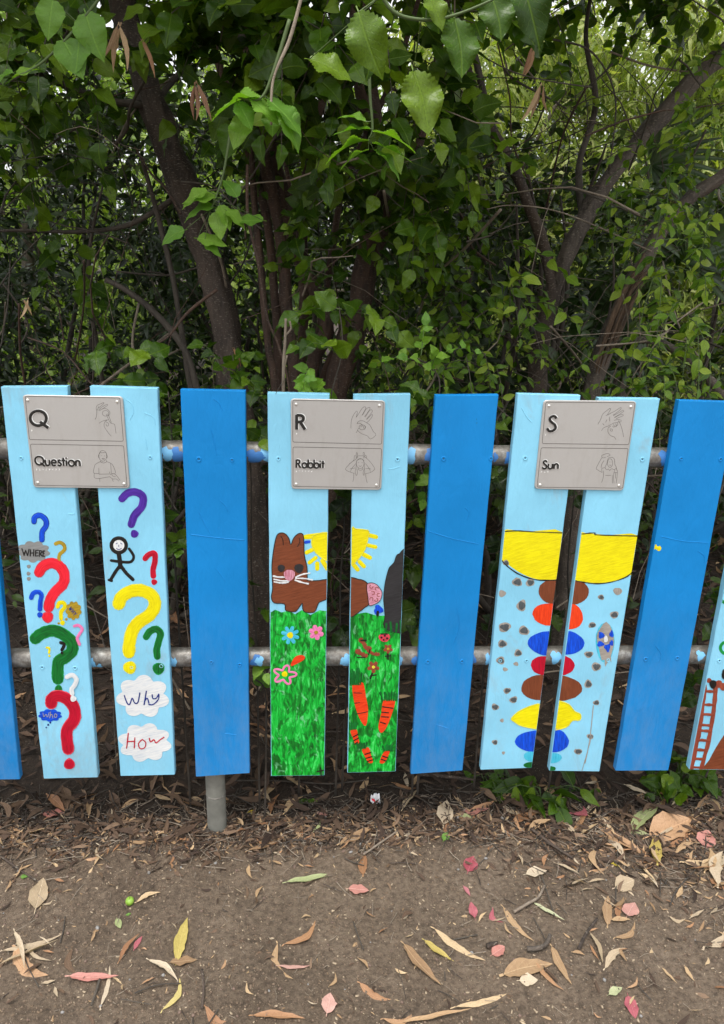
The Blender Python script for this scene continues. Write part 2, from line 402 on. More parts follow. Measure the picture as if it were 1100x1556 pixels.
def make_board(q, mat, seed):
    bm = bmesh.new(); rr = random.Random(seed)
    f = [U(*p, 0) for p in q]; TL, TR, BR, BL = f
    NR = 24
    rows = []
    for i in range(NR+1):
        t = i/NR; a = TL+(BL-TL)*t; b = TR+(BR-TR)*t
        jl, jr = rr.uniform(-.0005, .0005), rr.uniform(-.0005, .0005)
        rows.append([a+np.array([jl, 0, 0]), b+np.array([jr, 0, 0])])
    e = .0016                                    # eased edges
    def ringv(a, b):
        return [bm.verts.new(a+np.array([e, 0, 0])), bm.verts.new(b-np.array([e, 0, 0])), bm.verts.new(b+np.array([0, e, 0])), bm.verts.new(b+np.array([0, TH, 0])), bm.verts.new(a+np.array([0, TH, 0])), bm.verts.new(a+np.array([0, e, 0]))]
    R = [ringv(*r) for r in rows]
    for i in range(NR):
        for k in range(6):
            k2 = (k+1) % 6; bm.faces.new((R[i][k], R[i+1][k], R[i+1][k2], R[i][k2]))
    bm.faces.new(R[0][::-1]); bm.faces.new(R[-1])
    # the top end leans forward a touch and is eased as well
    for v in R[0][:2]: v.co.z -= .0012
    bmesh.ops.recalc_face_normals(bm, faces=bm.faces)
    me = bpy.data.meshes.new('board')
    off = Vector(fence.location)
    for v in bm.verts: v.co -= off
    bm.to_mesh(me); bm.free(); me.materials.append(mat); return me
for i, q in enumerate(BQ):
    o = bpy.data.objects.new('board', make_board(q, MB_D if i in (0, 3, 6, 9) else MB_L, i)); link(o, fence)
    o['label'] = BN[i]; boards.append(o)
def inset(q, e=.7):
    TL, TR, BR, BL = [np.array(p, float) for p in q]
    return [TL+(e, e), TR+(-e, e), BR+(-e, -e*.6), BL+(e, -e*.6)]
ZA, ZB, ZC, ZD = zf(0, 580, 4), zf(0, 880, 4), zf(270, 580, 2.973), zf(270, 880, 2.973)
ZE, ZF_, ZR, ZL = zf(620, 580, 2.2917), zf(620, 880, 2.2917), zf(400, 780, 4.783), zf(1020, 780, 3.705)
def mark(b, name, T, mat, layer=1):
    return lay(name, clip(T, inset(BQ[b])), P[mat] if isinstance(mat, str) else mat, boards[b], .0003*layer)
def SK(z, s, pts, wd, **k): return stroke(z(pts), wd/s, **k)
def BL_(z, s, x, y, rx, ry=None, **k):
    (px, py), = z([(x, y)]); return blob(px, py, rx/s, (ry or rx)/s, **k)
def qmark(b, z, s, pts, wd, dot, mat, rim=None, layer=2, nm='painted_question_mark'):
    T = SK(z, s, pts, wd)
    if dot: T += BL_(z, s, *dot)
    if rim:
        mark(b, nm, T, rim, layer)
        T = SK(z, s, pts, wd*.84) + (BL_(z, s, dot[0], dot[1], dot[2]*.84) if dot else [])
        o = mark(b, 'brushed_infill', T, mat, layer+1.4)
    else: mark(b, nm, T, mat, layer)
# --- board 1: question marks
b = 1
qmark(b, ZA, 4, [(207, 850), (212, 822), (245, 812), (277, 838), (280, 875), (257, 912), (255, 960)], 34, None, 'blue', 'navy')
mark(b, 'painted_cloud', (lambda p: cloud(p[0][0], p[0][1], 24, 15.5, 9))(ZA([(203, 1033)])), 'grey', 1)
mark(b, 'painted_thought_dot', BL_(ZA, 4, 175, 1123, 12)+BL_(ZA, 4, 173, 1166, 12)+BL_(ZA, 4, 175, 1198, 12), 'grey', 1)
def word(b, z, s, lines, wd, mat, layer=4, nm='painted_word'):
    T = []
    for l in lines: T += SK(z, s, l, wd, smooth=4 if len(l) > 2 else 2, wob=.12)
    return mark(b, nm, T, mat, layer)
word(b, ZA, 4, [[(134, 1014), (147, 1054)], [(147, 1054), (156, 1024)], [(156, 1024), (168, 1056)], [(168, 1056), (177, 1018)], [(186, 1020), (184, 1058)], [(186, 1040), (204, 1039)], [(206, 1020), (204, 1058)],
 [(218, 1024), (216, 1058)], [(218, 1024), (234, 1023)], [(217, 1040), (231, 1039)], [(216, 1058), (232, 1056)], [(241, 1026), (240, 1060)], [(241, 1026), (253, 1027), (254, 1038), (242, 1043)], [(243, 1043), (257, 1060)],
 [(263, 1027), (262, 1059)], [(263, 1027), (271, 1028)], [(262, 1042), (269, 1042)], [(262, 1059), (271, 1060)]], 6.5, 'black')
qmark(b, ZA, 4, [(338, 985), (362, 976), (388, 992), (392, 1020), (364, 1048), (358, 1070)], 22, (360, 1085, 11), 'ochre')
qmark(b, ZA, 4, [(238, 1158), (262, 1122), (310, 1102), (358, 1118), (390, 1165), (385, 1225), (340, 1272), (308, 1320), (296, 1370)], 66, (290, 1430, 35), 'red', 'pinkrim')
qmark(b, ZB, 4, [(190, 112), (203, 85), (232, 77), (252, 95), (246, 135), (243, 182)], 28, (243, 216, 17), 'blue', None, 3)
qmark(b, ZB, 4, [(350, 168), (362, 143), (388, 145), (394, 170), (372, 198), (371, 240)], 24, (380, 265, 15), 'yellow', None, 2)
mark(b, 'painted_cloud', (lambda p: cloud(p[0][0], p[0][1], 11.5, 13.5, 9))(ZB([(447, 190)])), 'ochre', 3)
mark(b, 'painted_thought_dot', BL_(ZB, 4, 403, 243, 8)+BL_(ZB, 4, 356, 268, 7), 'ochre', 2)
rt = lambda L: [(418+x*.62+y*.80, 178+x*.78-y*.60) for x, y in L]
word(b, ZB, 4, [rt(l) for l in ([(0, 20), (4, 0)], [(4, 0), (8, 14)], [(8, 14), (12, 0)], [(12, 0), (16, 20)], [(24, 20), (24, 0)], [(35, 20), (35, 0)], [(24, 10), (35, 10)], [(42, 20), (49, 10)], [(56, 20), (49, 10)], [(49, 10), (49, -2)])], 4.2, 'navy', 5)
qmark(b, ZB, 4, [(215, 360), (255, 330), (320, 312), (385, 335), (437, 385), (435, 440), (395, 475), (358, 500), (350, 560), (352, 605)], 74, (356, 665, 23), 'green', 'greenrim', 2)
qmark(b, ZB, 4, [(452, 284), (478, 280), (500, 303), (482, 335), (470, 358), (484, 396)], 18, None, 'pink', None, 4)
qmark(b, ZB, 4, [(370, 384), (390, 392), (386, 412), (377, 428)], 20, (378, 447, 9), 'black', None, 5)
qmark(b, ZB, 4, [(284, 416), (300, 420), (298, 448)], 13, (300, 466, 7), 'yellow', None, 2)
qmark(b, ZB, 4, [(408, 592), (440, 580), (465, 606), (455, 640), (436, 668), (440, 692)], 28, (447, 723, 19), 'white', None, 7)
qmark(b, ZB, 4, [(312, 752), (318, 722), (358, 708), (412, 730), (452, 785), (452, 850), (415, 900), (405, 945), (415, 1030)], 74, (422, 1122, 34), 'crimson', 'pinkrim', 4)
mark(b, 'painted_cloud', (lambda p: cloud(p[0][0], p[0][1], 17, 9, 9))(ZB([(305, 827)])), 'blue', 3)
mark(b, 'painted_thought_dot', BL_(ZB, 4, 306, 871, 6)+BL_(ZB, 4, 293, 885, 6)+BL_(ZB, 4, 281, 901, 5), 'navy', 2)
word(b, ZB, 4, [[(262, 812), (268, 835), (280, 820), (290, 836), (300, 808)], [(309, 804), (303, 842)], [(305, 830), (316, 820), (322, 842)], [(336, 816), (347, 824), (342, 838), (331, 834), (334, 818)]], 4.5, 'tan', 5)
# --- board 2
b = 2
qmark(b, ZA, 4, [(742, 710), (775, 678), (825, 670), (868, 698), (862, 758), (818, 812), (798, 866)], 46, (818, 924, 24), 'purple')
T = BL_(ZA, 4, 722, 996, 38); mark(b, 'painted_face', T, 'white', 1)
ring = [(722+45*math.cos(a), 994+44*math.sin(a)) for a in np.linspace(0, 6.283, 14)[:-1]]
T = stroke(ZA(ring), 5.6, closed=True) + SK(ZA, 4, [(722, 1045), (728, 1085), (732, 1125)], 27) + SK(ZA, 4, [(676, 1086), (735, 1094), (795, 1094), (812, 1060), (785, 1015)], 17) \
 + SK(ZA, 4, [(728, 1120), (705, 1150), (672, 1204)], 21) + SK(ZA, 4, [(735, 1118), (765, 1160), (808, 1202)], 21) + SK(ZA, 4, [(660, 1204), (680, 1210)], 14)
mark(b, 'painted_stick_figure', T, 'black', 2)
word(b, ZA, 4, [[(705, 985), (715, 980)], [(732, 980), (742, 986)], [(708, 1012), (722, 1020), (738, 1012)], [(722, 992), (722, 1002)]], 4, 'navy', 3, 'painted_smile')
qmark(b, ZA, 4, [(882, 1074), (905, 1050), (938, 1044), (942, 1090), (930, 1140), (932, 1180)], 34, (937, 1217, 18), 'crimson', 'red')
qmark(b, ZB, 4, [(722, 148), (742, 105), (800, 72), (868, 70), (928, 105), (940, 165), (905, 220), (840, 265), (802, 320), (785, 400), (784, 445)], 78, (788, 536, 40), 'yellow', 'yrim')
qmark(b, ZB, 4, [(888, 350), (910, 318), (948, 303), (975, 330), (962, 385), (952, 430), (956, 470)], 42, (963, 543, 37), 'green', 'greenrim')
mark(b, 'painted_cloud', (lambda p: cloud(p[0][0], p[0][1], 37.5, 30, 7, .16))(ZB([(868, 712)])), 'white', 2)
mark(b, 'painted_cloud', (lambda p: cloud(p[0][0], p[0][1], 38, 27.5, 8, .15))(ZB([(880, 992)])), 'white', 2)
word(b, ZB, 4, [[(756, 706), (772, 750), (788, 760), (804, 722), (818, 750), (838, 748), (850, 690)], [(890, 680), (876, 760)], [(878, 742), (895, 722), (905, 752)], [(925, 700), (930, 724), (950, 722), (964, 698)], [(966, 700), (962, 730), (932, 760), (905, 760)]], 7, 'navy')
word(b, ZB, 4, [[(780, 936), (770, 1026)], [(773, 985), (816, 985)], [(820, 962), (816, 1024)], [(865, 972), (886, 992), (880, 1022), (852, 1028), (842, 998), (864, 973)], [(908, 966), (916, 988), (936, 974), (948, 994), (972, 976), (996, 960)]], 7, 'crimson')
# --- boards 4 and 5: rabbit
RIM = 'black'
def filled(b, nm, pts, mat, rim=None, rimw=2.2, layer=2, smooth=4):
    px = pts; mark(b, nm, poly(px, smooth), mat, layer)
    if rim: mark(b, 'painted_outline', stroke(px, rimw, smooth=max(smooth, 1), closed=True), rim, layer+1.2)
b = 4
g4 = ZD([(420, 150), (440, 138), (470, 150), (500, 142), (530, 158), (560, 140), (600, 162), (640, 140), (680, 145)]); g4 += [(500, 1185), (405, 1185)]
mark(b, 'painted_grass', poly(g4), 'grass', 1)
filled(b, 'painted_sun', ZR([(480, 151), (380, 154), (352, 190), (360, 250), (400, 302), (480, 338)]), 'yellow', 'yrim', 1.6, 2)
mark(b, 'painted_sun_ray', SK(ZR, 4.783, [(296, 172), (350, 172)], 30)+SK(ZR, 4.783, [(310, 162), (420, 148)], 18)+SK(ZR, 4.783, [(315, 285), (355, 265)], 30)+SK(ZR, 4.783, [(335, 358), (382, 322)], 28)
 +SK(ZR, 4.783, [(392, 365), (392, 402)], 32)+SK(ZR, 4.783, [(430, 345), (464, 400)], 34), 'yellow', 1.4)
mark(b, 'painted_blue_dab', SK(ZR, 4.783, [(308, 210), (332, 206)], 22), 'blue', 2)
filled(b, 'painted_rabbit', ZR([(62, 400), (70, 300), (88, 195), (105, 152), (135, 140), (165, 152), (188, 185), (200, 226), (220, 180), (250, 150), (280, 145), (294, 180), (298, 300), (318, 390), (320, 470), (330, 488), (400, 487), (480, 488), (480, 605), (430, 635), (402, 650), (382, 700), (358, 720), (302, 715), (286, 690), (284, 652), (262, 680), (235, 712), (192, 712), (160, 700), (154, 657), (80, 650), (58, 606), (68, 540)]), 'brown', 'black', 1.3, 3, 3)
mark(b, 'painted_ear_line', SK(ZR, 4.783, [(128, 165), (142, 190), (145, 230)], 5)+SK(ZR, 4.783, [(262, 180), (264, 210), (248, 240)], 5), 'black', 5)
mark(b, 'painted_eye', BL_(ZR, 4.783, 130, 397, 27), 'char', 5); mark(b, 'painted_eye', BL_(ZR, 4.783, 260, 398, 34), 'char', 5)
mark(b, 'painted_whisker', sum([SK(ZR, 4.783, l, 11, wob=.25) for l in ([(75, 455), (110, 462), (155, 462)], [(78, 478), (130, 488), (188, 490)], [(80, 496), (130, 504), (180, 500)], [(236, 462), (285, 442), (340, 432)], [(238, 470), (300, 472), (355, 482)], [(232, 484), (280, 500), (325, 510)])], []), 'white', 5.5)
mark(b, 'painted_nose', BL_(ZR, 4.783, 190, 445, 41), 'palepink', 7)
def flower(b, z, s, x, y, n, r, pr, mat, cmat, cr, hollow=False, stem=None):
    if stem: mark(b, 'painted_stem', SK(z, s, [(x+stem[0], y+r), (x+stem[1], y+r+stem[2])], 8)+SK(z, s, [(x-12, y+r+stem[2]*.6), (x+12, y+r+stem[2]*.5)], 6), 'black', 2)
    T = []
    for i in range(n):
        a = 2*math.pi*i/n+.3
        T += SK(z, s, [(x+cr*math.cos(a), y+cr*math.sin(a)), (x+r*math.cos(a), y+r*math.sin(a))], pr)
    mark(b, 'painted_flower', T, mat, 3)
    mark(b, 'painted_flower_centre', BL_(z, s, x, y, cr), cmat, 5)
flower(b, ZD, 2.973, 508, 252, 8, 34, 17, 'cyan', 'yellow', 14); flower(b, ZD, 2.973, 625, 240, 6, 24, 22, 'pink', 'ochre', 9)
pf = [(483+(40+14*math.cos(5*a+.4))*math.cos(a), 432+(33+11*math.cos(5*a+.4))*math.sin(a)) for a in np.linspace(0, 6.283, 31)[:-1]]
mark(b, 'painted_flower', stroke(ZD(pf), 3.2, smooth=2, closed=True), 'pink', 3)
mark(b, 'painted_flower_centre', BL_(ZD, 2.973, 483, 428, 13), 'yellow', 3)
mark(b, 'painted_red_petal', poly(ZD([(510, 392), (528, 352), (560, 342), (575, 352), (566, 366), (545, 378)]), 3), 'orange', 3)
mark(b, 'painted_black_dash', SK(ZD, 2.973, [(630, 868), (662, 862)], 6)+SK(ZD, 2.973, [(645, 852), (648, 884)], 6), 'black', 3)
b = 5
g5 = ZD([(770, 172), (800, 158), (850, 150), (900, 165), (940, 165), (975, 190), (1015, 200)]) + [(612, 1185), (520, 1185)]
mark(b, 'painted_grass', poly(g5), 'grass', 1)
filled(b, 'painted_sun', ZR([(620, 100), (640, 108), (655, 96), (670, 112), (762, 122), (764, 165), (742, 255), (700, 320), (620, 375)]), 'yellow', 'yrim', 1.4, 2, 2)
mark(b, 'painted_sun_ray', SK(ZR, 4.783, [(772, 160), (820, 172)], 30)+SK(ZR, 4.783, [(762, 232), (815, 244)], 28)+SK(ZR, 4.783, [(728, 298), (775, 322)], 32)+SK(ZR, 4.783, [(700, 352), (732, 385)], 30)+SK(ZR, 4.783, [(655, 370), (686, 408)], 32), 'yellow', 1.4)
filled(b, 'painted_rabbit', ZR([(620, 485), (690, 478), (740, 492), (768, 530), (778, 600), (768, 660), (738, 682), (700, 712), (620, 742)]), 'brown', 'black', 1.3, 3, 3)
filled(b, 'painted_tail', ZR([(755, 512), (785, 502), (822, 514), (845, 540), (862, 570), (858, 610), (840, 640), (805, 660), (770, 666), (760, 600), (752, 550)]), 'palepink', 'black', .9, 6, 3)
mark(b, 'painted_curl', sum([stroke(ZR([(x+12*math.cos(t), y+12*math.sin(t)) for t in np.linspace(ph, ph+4.2, 6)]), 1.0, wob=.2) for x, y, ph in ((785, 530, 0), (825, 545, 2), (795, 575, 4), (838, 590, 1), (785, 620, 3), (820, 625, 5))], []), 'rust', 8)
filled(b, 'painted_tree_trunk', ZR([(952, 350), (968, 305), (990, 292), (1030, 298), (1030, 830), (1008, 872), (880, 830), (884, 740), (874, 620), (880, 540), (892, 470), (912, 400), (935, 372)]), 'char', 'black', 1.0, 4, 3)
mark(b, 'painted_grass', SK(ZR, 4.783, [(890, 850), (895, 800)], 14)+SK(ZR, 4.783, [(930, 860), (925, 790)], 16)+SK(ZR, 4.783, [(965, 860), (970, 800)], 14)+SK(ZR, 4.783, [(1000, 860), (995, 780)], 14), 'green', 7)
mark(b, 'painted_flower', BL_(ZR, 4.783, 835, 698, 32, wob=.2), 'blue', 5); mark(b, 'painted_stem', SK(ZR, 4.783, [(832, 715), (830, 738)], 20), 'black', 6.5)
mark(b, 'painted_ladybird', BL_(ZD, 2.973, 933, 262, 26, 20), 'pinkrim', 5)
mark(b, 'painted_ladybird_spot', sum([BL_(ZD, 2.973, *q) for q in ((920, 262, 5), (935, 254, 5), (946, 266, 5), (930, 273, 4))], [])+SK(ZD, 2.973, [(918, 246), (946, 246)], 6), 'black', 7)
for pts in (([(828, 275), (842, 290), (850, 308), (868, 312)], 20), ([(812, 325), (832, 338), (848, 344)], 20), ([(862, 322), (882, 336), (905, 338)], 15)):
    mark(b, 'painted_bird', SK(ZD, 2.973, pts[0], pts[1], wob=.25), 'rust', 4)
mark(b, 'painted_black_dash', SK(ZD, 2.973, [(828, 275), (850, 276)], 7)+SK(ZD, 2.973, [(810, 352), (846, 352)], 5)+SK(ZD, 2.973, [(868, 318), (862, 340)], 5), 'black', 6)
flower(b, ZD, 2.973, 950, 314, 5, 15, 14, 'rust', 'ochre', 6, stem=(-2, 0, 32)); flower(b, ZD, 2.973, 884, 396, 5, 20, 17, 'rust', 'yrim', 7, stem=(-2, -14, 32))
CARR = [([(788, 478), (812, 472), (838, 468), (850, 530), (860, 590), (850, 662), (822, 630), (798, 560)], [(800, 440), 24, 34], [((795, 512), (832, 514)), ((798, 560), (822, 556)), ((805, 608), (858, 598))], 2),
 ([(928, 550), (955, 546), (982, 548), (970, 600), (945, 665), (920, 694), (906, 668), (918, 610)], [(955, 528), 30, 18], [((925, 575), (972, 582)), ((922, 600), (952, 602)), ((920, 620), (952, 622)), ((916, 645), (938, 652))], 4),
 ([(780, 684), (808, 678), (814, 710), (824, 752), (806, 752), (792, 720)], [(786, 662), 16, 14], [((792, 712), (814, 700)), ((796, 728), (818, 716)), ((800, 744), (812, 735))], 4),
 ([(832, 768), (862, 760), (872, 790), (882, 826), (862, 828), (845, 800)], [(830, 750), 18, 12], [((845, 790), (872, 782)), ((850, 808), (878, 800)), ((858, 822), (878, 816))], 4),
 ([(935, 778), (958, 772), (950, 800), (932, 830), (912, 828), (920, 800)], [(950, 760), 18, 12], [((925, 798), (950, 806)), ((918, 812), (940, 820))], 4)]
for pts, (c, rx, ry), st, wd in CARR:
    mark(b, 'painted_carrot', poly(ZD(pts), 3), 'orange', 3)
    T = []
    for k in range(7): T += SK(ZD, 2.973, [(c[0]+rx*(k/3-1), c[1]+ry), (c[0]+rx*(k/3-1)*1.2+random.uniform(-4, 4), c[1]-ry*random.uniform(.4, 1.1))], 8, wob=.3)
    mark(b, 'painted_carrot_top', T, 'green', 4.5)
    mark(b, 'painted_carrot_stripe', sum([SK(ZD, 2.973, list(l), wd+1) for l in st], []), 'black', 4.5)
# --- boards 7 and 8: sun and stacked pebbles
def half_sun(b, pts, top, low):
    mark(b, 'painted_sun', poly(pts, 3), 'yellow', 1)
    mark(b, 'painted_outline', stroke(top, 1.6, wob=.3)+stroke(low, 1.7, wob=.3), 'black', 2.4)
half_sun(7, ZE([(320, 520), (420, 522), (545, 527), (540, 690), (518, 690), (450, 688), (395, 668), (345, 634), (318, 606)]), ZE([(333, 521), (380, 519), (450, 523), (540, 526)]), ZE([(318, 612), (345, 642), (390, 672), (450, 690), (520, 690)]))
half_sun(8, ZE([(570, 530), (620, 527), (700, 534), (805, 537), (800, 652), (760, 678), (715, 694), (660, 702), (600, 694), (565, 688)]), ZE([(605, 530), (650, 526), (660, 533), (800, 537)]), ZE([(572, 690), (610, 698), (665, 703), (720, 694), (765, 676), (785, 655)]))
def ov(b, x, y, rx, ry, mat, layer=2, wob=.03): mark(b, 'painted_pebble', BL_(ZF_, 2.2917, x, y, rx, ry, wob=wob, n=24), mat, layer)
for (x, y, rx, ry, m) in ((510, 43, 57, 42, 'brown'), (497, 122, 65, 39, 'orange'), (488, 223, 70, 43, 'blue'), (478, 300, 52, 33, 'crimson'), (465, 378, 72, 44, 'brown'), (440, 565, 66, 38, 'blue'), (435, 617, 33, 18, 'cyan'), (430, 647, 28, 11, 'green')): ov(7, x, y, rx, ry, m)
for (x, y, rx, ry, m) in ((575, 45, 55, 42, 'brown'), (560, 130, 50, 45, 'orange'), (550, 222, 63, 42, 'blue'), (535, 300, 44, 35, 'crimson'), (525, 380, 80, 45, 'brown'), (500, 562, 60, 42, 'blue'), (500, 622, 35, 18, 'cyan'), (492, 660, 22, 10, 'green')): ov(8, x, y, rx, ry, m)
filled(7, 'painted_pebble', ZF_([(360, 483), (400, 452), (470, 436), (470, 516), (400, 512), (370, 496)]), 'yellow', 'yrim', 1.6, 2, 3)
filled(8, 'painted_pebble', ZF_([(495, 422), (530, 425), (560, 436), (580, 460), (600, 470), (598, 490), (572, 492), (550, 515), (495, 518)]), 'yellow', 'yrim', 1.6, 2, 3)
def stones(b, L):
    for (x, y, rx, ry, k) in L:
        mark(b, 'painted_stone', BL_(ZF_, 2.2917, x, y, rx*1.12, ry*1.12, wob=.1, rot=random.uniform(-.5, .5)), 'tan', 1)
        if k: mark(b, 'painted_stone_centre', BL_(ZF_, 2.2917, x+1, y, rx*.82, ry*.8, wob=.14), 'stone', 2.4)
stones(7, [(380, 10, 16, 13, 1), (425, 12, 14, 12, 1), (341, -57, 10, 9, 1), (328, 50, 11, 11, 0), (395, 92, 14, 18, 1), (336, 167, 19, 15, 1), (403, 179, 17, 14, 1), (328, 225, 14, 12, 1), (383, 257, 12, 11, 1), (322, 283, 13, 12, 1), (376, 295, 8, 6, 0), (338, 314, 8, 6, 0), (345, 388, 12, 9, 1), (367, 420, 13, 10, 1), (303, 445, 12, 10, 1), (327, 492, 6, 6, 0), (302, 568, 9, 8, 1), (332, 605, 5, 5, 0)])
stones(8, [(730, 42, 14, 11, 0), (672, 63, 10, 8, 1), (718, 124, 14, 11, 1), (641, 160, 12, 9, 1), (629, 262, 14, 10, 1), (655, 305, 15, 13, 1), (627, 365, 12, 13, 1), (655, 430, 10, 8, 1), (634, 548, 11, 8, 1), (592, 600, 13, 9, 1)])
mark(8, 'painted_pencil_line', SK(ZF_, 2.2917, [(645, 440), (632, 560), (616, 640)], 3)+SK(ZF_, 2.2917, [(640, 545), (605, 668)], 2), 'tan', 3)
mark(8, 'painted_surfboard', BL_(ZF_, 2.2917, 686, 220, 33, 70, wob=.03), 'cyan', 1)
mark(8, 'painted_surfboard_stripe', poly(ZF_([(690, 148), (712, 180), (716, 230), (706, 268), (708, 290), (700, 280), (686, 305), (684, 280), (674, 282), (664, 240), (656, 200), (668, 172)]), 2), 'tan', 2.2)
mark(8, 'painted_blue_dab', sum([BL_(ZF_, 2.2917, *q, wob=.2) for q in ((672, 195, 10, 12), (708, 190, 7, 12), (670, 225, 12, 9), (694, 238, 10, 14), (708, 222, 7, 9))], []), 'blue', 4)
mark(8, 'painted_white_dab', BL_(ZF_, 2.2917, 688, 208, 7, 12), 'white', 5)
# --- board 10: ladder
b = 10
for pts in ([(190, 970), (175, 1100), (150, 1250), (112, 1440)], [(248, 985), (238, 1110), (210, 1280), (165, 1445)]): mark(b, 'painted_ladder', SK(ZL, 3.705, pts, 24, wob=.2), 'rust', 2)
for y, x0, x1 in ((1000, 185, 245), (1075, 180, 240), (1130, 172, 236), (1190, 162, 226), (1222, 156, 220), (1275, 148, 210), (1330, 138, 196), (1380, 126, 184), (1428, 116, 172)): mark(b, 'painted_ladder_rung', SK(ZL, 3.705, [(x0, y), (x1, y+3)], 15, wob=.2), 'rust', 3.4)
mark(b, 'painted_hill', poly(ZL([(340, 1200), (296, 1248), (250, 1320), (212, 1390), (175, 1460), (340, 1470)]), 2), 'brown', 1)
mark(b, 'painted_figure', BL_(ZL, 3.705, 212, 940, 14)+BL_(ZL, 3.705, 265, 960, 22)+BL_(ZL, 3.705, 292, 975, 22), 'rust', 4)
mark(b, 'painted_black_dash', BL_(ZL, 3.705, 233, 960, 20, 24)+BL_(ZL, 3.705, 300, 905, 18, 30), 'black', 5.5)
for y in (470, 757):
    rg = [(312+36*math.cos(a), y+34*math.sin(a)) for a in np.linspace(0, 6.283, 11)[:-1]]
    mark(b, 'painted_green_ring', stroke(ZL(rg), 4.5, closed=True, smooth=3), 'greenrim', 2); mark(b, 'painted_green_spot', BL_(ZL, 3.705, 314, y, 10), 'green', 2)
mark(9, 'yellow_paint_drip', SK(ZE, 2.2917, [(862, 576), (872, 580)], 14, wob=.4), 'yellow', 1)
# --- ridges and runs dried into the thick paint of the boards
for bi, z, s_, L_ in ((3, ZC, 2.973, [(150, 215), (165, 270), (175, 330)]), (3, ZC, 2.973, [(160, 78), (185, 95), (200, 130)]), (3, ZC, 2.973, [(190, 535), (215, 560), (228, 590)]), (3, ZC, 2.973, [(95, 590), (120, 640), (150, 690)]), (3, ZC, 2.973, [(60, 690), (180, 705), (300, 715)]), (3, ZD, 2.973, [(215, 698), (265, 704)]),
   (3, ZC, 2.973, [(175, 845), (190, 865), (215, 900)]), (6, ZE, 2.2917, [(70, 520), (150, 545), (245, 565)]), (6, ZE, 2.2917, [(200, 440), (212, 455), (205, 480)]), (9, ZE, 2.2917, [(880, 538), (960, 555), (1045, 560)]), (9, ZE, 2.2917, [(1010, 590), (1030, 605), (1034, 630)]), (9, ZF_, 2.2917, [(860, 230), (880, 260), (870, 290)]),
   (2, ZA, 4, [(770, 110), (800, 135), (812, 180), (790, 230)]), (2, ZA, 4, [(885, 350), (890, 380), (893, 412)]), (2, ZA, 4, [(880, 190), (930, 215), (945, 260)]), (1, ZA, 4, [(415, 800), (440, 806), (455, 798)]), (7, ZE, 2.2917, [(395, 90), (415, 125), (430, 140)]), (5, ZC, 2.973, [(955, 395), (985, 390), (1000, 385)]), (6, ZF_, 2.2917, [(95, 505), (140, 520)]), (6, ZF_, 2.2917, [(170, 100), (178, 160), (160, 220)])):
    T = stroke(z(L_), 1.2, smooth=6, wob=.3); o = lay('paint_ridge', clip(T, inset(BQ[bi])), MB_D if bi in (3, 6, 9) else MB_L, boards[bi], .0001, .0008)
# --- screws: a dimple with a raised paint rim
SCR = [(1, 32, 696), (2, 228, 695), (3, 302, 698), (3, 352.5, 699), (4, 423, 697), (5, 604, 698), (6, 674, 697), (6, 746, 697), (7, 798, 696), (8, 976, 698), (9, 1035, 697), (9, 1095, 698),
 (1, 64, 1014), (1, 114, 1015), (2, 245, 1012), (2, 200, 1014), (3, 321, 1006), (3, 364, 1010), (6, 650, 1005.5), (6, 702, 1005), (7, 760, 1004), (7, 800, 1004), (8, 924, 1003), (9, 981, 1001.5), (9, 1029, 1000), (10, 1093, 1004)]
for (bi, x, y) in SCR:
    r = random.uniform(2.2, 3.2); base = LIGHT if bi not in (0, 3, 6, 9) else DARK
    q = inset(BQ[bi])
    c = U(x, y, 0); px = .0015
    V = []; Fc = []
    prof = [(0, .0006), (.45, .0004), (.75, .0003), (.95, .0015), (1.15, .0016), (1.4, .0002)]
    for rr_, h in prof[1:]:
        for k in range(10):
            a = 2*math.pi*k/10; V.append(c+np.array([rr_*r*px*math.cos(a), -h, rr_*r*px*math.sin(a)]))
    V.append(c+np.array([0, -.0002, 0])); m = len(V)-1
    for i in range(len(prof)-2):
        for k in range(10):
            k2 = (k+1) % 10; Fc.append((i*10+k, i*10+k2, (i+1)*10+k2, (i+1)*10+k))
    for k in range(10): Fc.append((k, m, (k+1) % 10))
    o = obj('screw', V, [f[::-1] for f in Fc], [MB_L if base is LIGHT else MB_D, MSCREW], boards[bi], smooth=True, mi=[0]*40+[1]*10)
MPOST = m_simple('weathered_grey_post', (.21, .21, .185), .6, .2, .5, 30)
